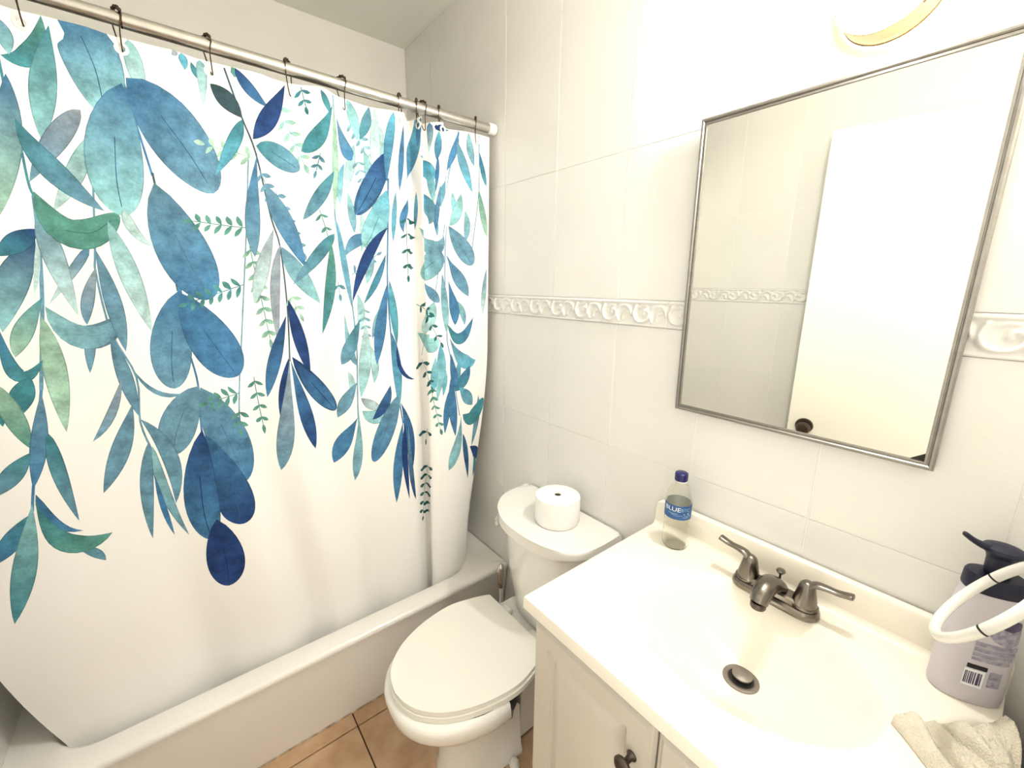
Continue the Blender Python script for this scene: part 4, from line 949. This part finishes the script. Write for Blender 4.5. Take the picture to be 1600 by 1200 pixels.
ph = link('pump_head', lathe_me('pump_head', [(.0135, .204), (.0140, .207), (.0145, .228), (.0170, .236), (.0215, .239), (.0225, .242), (.0205, .246), (.012, .249), (0, .250)], 36), M['navy'], lo_)
link('nozzle', tube_me('nozzle', smooth_pts([(-.010, -.001, .242), (-.024, -.002, .2455), (-.034, -.003, .2505), (-.043, -.004, .2570), (-.046, -.004, .2585)], 4), [.0085, .0080, .0075, .0070, .0066, .0062, .0058, .0056, .0054, .0052, .0050, .0049, .0048, .0045, .0042, .0036, .002], 14, flat=(.75, 1.1)), M['navy'], ph)
def patch(name, a0, a1, z0, z1, m, parent, n=14, nz_=6, off=.0004, ellip=False, sl=0.0):
    V, F = [], []
    for j in range(nz_ + 1):
        q = j / nz_
        for i in range(n + 1):
            p_ = i / n
            aa, bb = a0, a1
            if ellip:
                c_ = (a0 + a1) / 2; hw2 = (a1 - a0) / 2 * math.sqrt(max(1 - (2 * q - 1) ** 2, .002)); aa, bb = c_ - hw2, c_ + hw2
            V.append(body_pt(aa + (bb - aa) * p_, z0 + (z1 - z0) * q + sl * (p_ - .5), off))
    for j in range(nz_):
        for i in range(n): F.append((j * (n + 1) + i, j * (n + 1) + i + 1, (j + 1) * (n + 1) + i + 1, (j + 1) * (n + 1) + i))
    return link(name, mesh(name, V, F), m, parent)
D = math.radians
lab = patch('back_label', D(268), D(332), .104, .150, M['ink_grey'], lo_, ellip=True)
patch('label_band', D(271), D(329), .131, .1495, M['ink_dark'], lab, off=.0007, ellip=True)
for k, (z0, z1) in enumerate(((.099, .106), (.090, .097), (.082, .088), (.075, .080))):
    patch('text_line', D(258), D(328 - 5 * k), z0, z1, M['ink_grey'], lab, off=.0006, nz_=2)
patch('black_bar', D(255), D(277), .0605, .0675, M['ink_black'], lab, off=.0007, nz_=2)
patch('barcode_panel', D(253), D(276), .030, .0590, M['label_white'], lab, off=.0005, nz_=2)
for k in range(8):
    patch('barcode_line', D(255 + 2.4 * k), D(255 + 2.4 * k + (1.3 if k % 3 else 1.8)), .034, .055, M['ink_dark'], lab, n=2, nz_=2, off=.0008)
patch('small_print', D(281), D(302), .036, .062, M['ink_grey'], lab, off=.0006, nz_=2)
tag(lo_, 'lavender lotion bottle with navy pump at the end of the sink top', 'bottle')

# ---------------------------------------------------------------- towel ring on the right wall
tr = empty('towel_ring', (XR, -0.175, 1.09))
nv = Vector((-1.6013, 0, 1)).normalized(); cc = Vector((0.0177, -.1752, 1.0314)); RR = .075
e1 = nv.cross(Vector((0, 1, 0))).normalized(); e2 = nv.cross(e1)
a_ = [2 * math.pi * k / 64 for k in range(64)]
place(link('ring', tube_me('ring', [cc + e1 * (RR * math.cos(t)) + e2 * (RR * math.sin(t)) for t in a_], .0064, 16, closed=True), M['acrylic'], tr))
tp = cc + (Vector((0, 0, 1)) - nv * nv.z).normalized() * RR
place(link('post', tube_me('post', [(XR - .001, tp.y, tp.z + .004), (tp.x + .004, tp.y, tp.z + .003), (tp.x - .006, tp.y, tp.z + .002)], .009, 16), M['chrome'], tr))
pf = link('mount', lathe_me('mount', [(.027, 0), (.027, .006), (.020, .011), (.010, .014)], 28, 'X'), M['chrome'], tr, (XR - .0005, tp.y, tp.z + .004)); pf.scale = (-1, 1, 1); place(pf)
for th in (1.55, 4.75):
    c_ = cc + e1 * (RR * math.cos(th)) + e2 * (RR * math.sin(th)); t_ = (-e1 * math.sin(th) + e2 * math.cos(th))
    place(link('joint_band', tube_me('joint_band', [c_ - t_ * .0012, c_ + t_ * .0012], .0066, 16), M['black'], tr))
tag(tr, 'milky acrylic towel ring hanging in front of the lotion bottle', 'towel ring')

# ---------------------------------------------------------------- crumpled towel on the sink top's corner
def towel_mesh():
    nu, nv_ = 150, 130
    rg = np.random.default_rng(5)
    U, Vv = np.meshgrid(np.linspace(0, 1, nu), np.linspace(0, 1, nv_))
    wob = .006 * np.sin(6 * Vv + 1) * (1 - Vv)
    x = -0.042 + 0.100 * U + 0.165 * Vv + wob; y = -0.222 + 0.118 * U - 0.140 * Vv + .008 * np.sin(7 * U + .5) * (1 - Vv)
    # soft folds running out from the gathered end
    ph_ = 13.0 * U + 1.2 * np.sin(3.0 * Vv + .6) + 1.5 * Vv
    hgt = 0.016 + 0.0085 * np.sin(ph_) + 0.005 * np.sin(2.3 * ph_ + 1.3 + 3 * Vv) + 0.003 * np.sin(17 * Vv + 9 * U)
    hgt = hgt - .012 * np.exp(-((U - .42 - .10 * Vv) / .022) ** 2) - .010 * np.exp(-((U - .17 - .12 * Vv) / .016) ** 2)
    edge = np.clip(np.minimum.reduce([U / .08, (1 - U) / .08, (Vv + .02) / .10, np.ones_like(U)]), 0, 1); edge = np.sqrt(edge * (2 - edge))
    hgt = np.maximum(hgt, .004) * edge + .0025
    over = np.clip(x - 0.064, 0, None)
    x = np.where(x > .064, .064 + .018 * np.tanh(over / .018), x)
    z = SZ + hgt - 1.05 * np.clip(over - .006, 0, None)
    z = z + rg.normal(0, .0007, z.shape)
    top_ = np.stack([x, y, z], -1); 
    x2 = x; z2 = np.where(x > .0635, z - .006, SZ + .0012)
    bot = np.stack([x2, y, np.minimum(z2, z - .001)], -1)
    V = np.concatenate([top_.reshape(-1, 3), bot.reshape(-1, 3)]); n = nu * nv_; F = []
    for j in range(nv_ - 1):
        for i in range(nu - 1):
            q = (j * nu + i, j * nu + i + 1, (j + 1) * nu + i + 1, (j + 1) * nu + i)
            F.append(q[::-1]); F.append(tuple(k + n for k in q))
    bd = [i for i in range(nu)] + [j * nu + nu - 1 for j in range(1, nv_)] + [(nv_ - 1) * nu + i for i in range(nu - 2, -1, -1)] + [j * nu for j in range(nv_ - 2, 0, -1)]
    for a, b in zip(bd, bd[1:] + bd[:1]): F.append((a, b, b + n, a + n))
    me = mesh('towel', V, F, angle=None); me.flip_normals(); return me
tw = link('hand_towel', towel_mesh(), M['terry'])
tag(tw, 'cream terry towel bunched up on the corner of the sink top', 'towel')

# ---------------------------------------------------------------- mirror
MX0, MX1, MZ0, MZ1 = -0.526, -0.073, 1.133, 1.757
mir = empty('wall_mirror', ((MX0 + MX1) / 2, -0.012, MZ0)); mir.rotation_euler = (math.radians(MIRROR_TILT), 0, 0)
hw2, hh = (MX1 - MX0) / 2, MZ1 - MZ0
link('glass', box_me('glass', (-hw2 + .008, -.006, .008), (hw2 - .008, -.003, hh - .008)), M['mirror'], mir)
link('backing', box_me('backing', (-hw2 + .004, -.003, .004), (hw2 - .004, .0, hh - .004)), M['alu_dark'], mir)
def rail(p0, p1, inw):
    """rail between two mitred corners; profile in (inward, depth): rounded bead, groove, inner lip"""
    pf_ = [(0, .001), (0, -.008), (.0025, -.0105), (.0055, -.0105), (.0075, -.0085), (.0078, -.0065), (.0088, -.0065), (.0092, -.0088), (.0125, -.0088), (.0132, -.0065), (.0132, .001)]
    p0, p1 = Vector(p0), Vector(p1); d = (p1 - p0).normalized(); inw = Vector(inw); Rg = []
    for P, s in ((p0, 1), (p1, -1)): Rg.append([P + inw * a + d * (a * s) + Vector((0, b, 0)) for a, b in pf_])
    return loft_me('frame_rail', Rg, angle=30)
cs = [(-hw2, 0, 0), (hw2, 0, 0), (hw2, 0, hh), (-hw2, 0, hh)]
for k, iw in enumerate(((0, 0, 1), (-1, 0, 0), (0, 0, -1), (1, 0, 0))):
    fr = link('frame_rail', rail(cs[k], cs[(k + 1) % 4], iw), M['alu'], mir)
bm = bmesh.new(); q = [bm.verts.new(v) for v in ((hw2 - .013, -.0072, .0131), (hw2 - .013, -.0072, .026), (hw2 - .03, -.0072, .0131), (hw2 - .013, -.0064, .0131), (hw2 - .013, -.0064, .026), (hw2 - .03, -.0064, .0131))]
for f in ((0, 1, 2), (5, 4, 3), (0, 3, 4, 1), (1, 4, 5, 2), (2, 5, 3, 0)): bm.faces.new([q[i] for i in f])
link('corner_clip', from_bm('corner_clip', bm, smooth=False), M['black'], mir)
tag(mir, 'rectangular mirror in a slim aluminium frame above the sink', 'mirror')

# ---------------------------------------------------------------- round lamp above the mirror
lamp = empty('wall_lamp', (-0.241, 0.0, 1.862))
link('base', lathe_me('base', [(.0655, .0035), (.0665, .008), (.0655, .050), (.0635, .054), (.060, .055)], 56, 'Y', cap=False), M['porcelain'], lamp)
link('globe', lathe_me('globe', [(.0630, .053), (.0625, .060), (.055, .078), (.040, .092), (.020, .100), (0, .102)], 48, 'Y'), M['glow'], lamp)
for yy in (-.0045, -.0535):
    link('rim_band', tube_me('rim_band', [(.0668 * math.cos(t), yy, .0668 * math.sin(t)) for t in [2 * math.pi * k / 56 for k in range(56)]], .0011, 8, closed=True), M['brass'], lamp)
for a in (-42, 160, 60):
    c_ = link('clip', box_me('clip', (-.004, -.056, -.0022), (.004, -.046, .0005), .0006), M['nickel_dark'], lamp, (.0665 * math.cos(D(a)), 0, .0665 * math.sin(D(a)))); c_.rotation_euler = (0, -D(a - 90), 0)
tag(lamp, 'lit round porcelain wall lamp above the framed mirror', 'lamp')
bpy.context.view_layer.update()
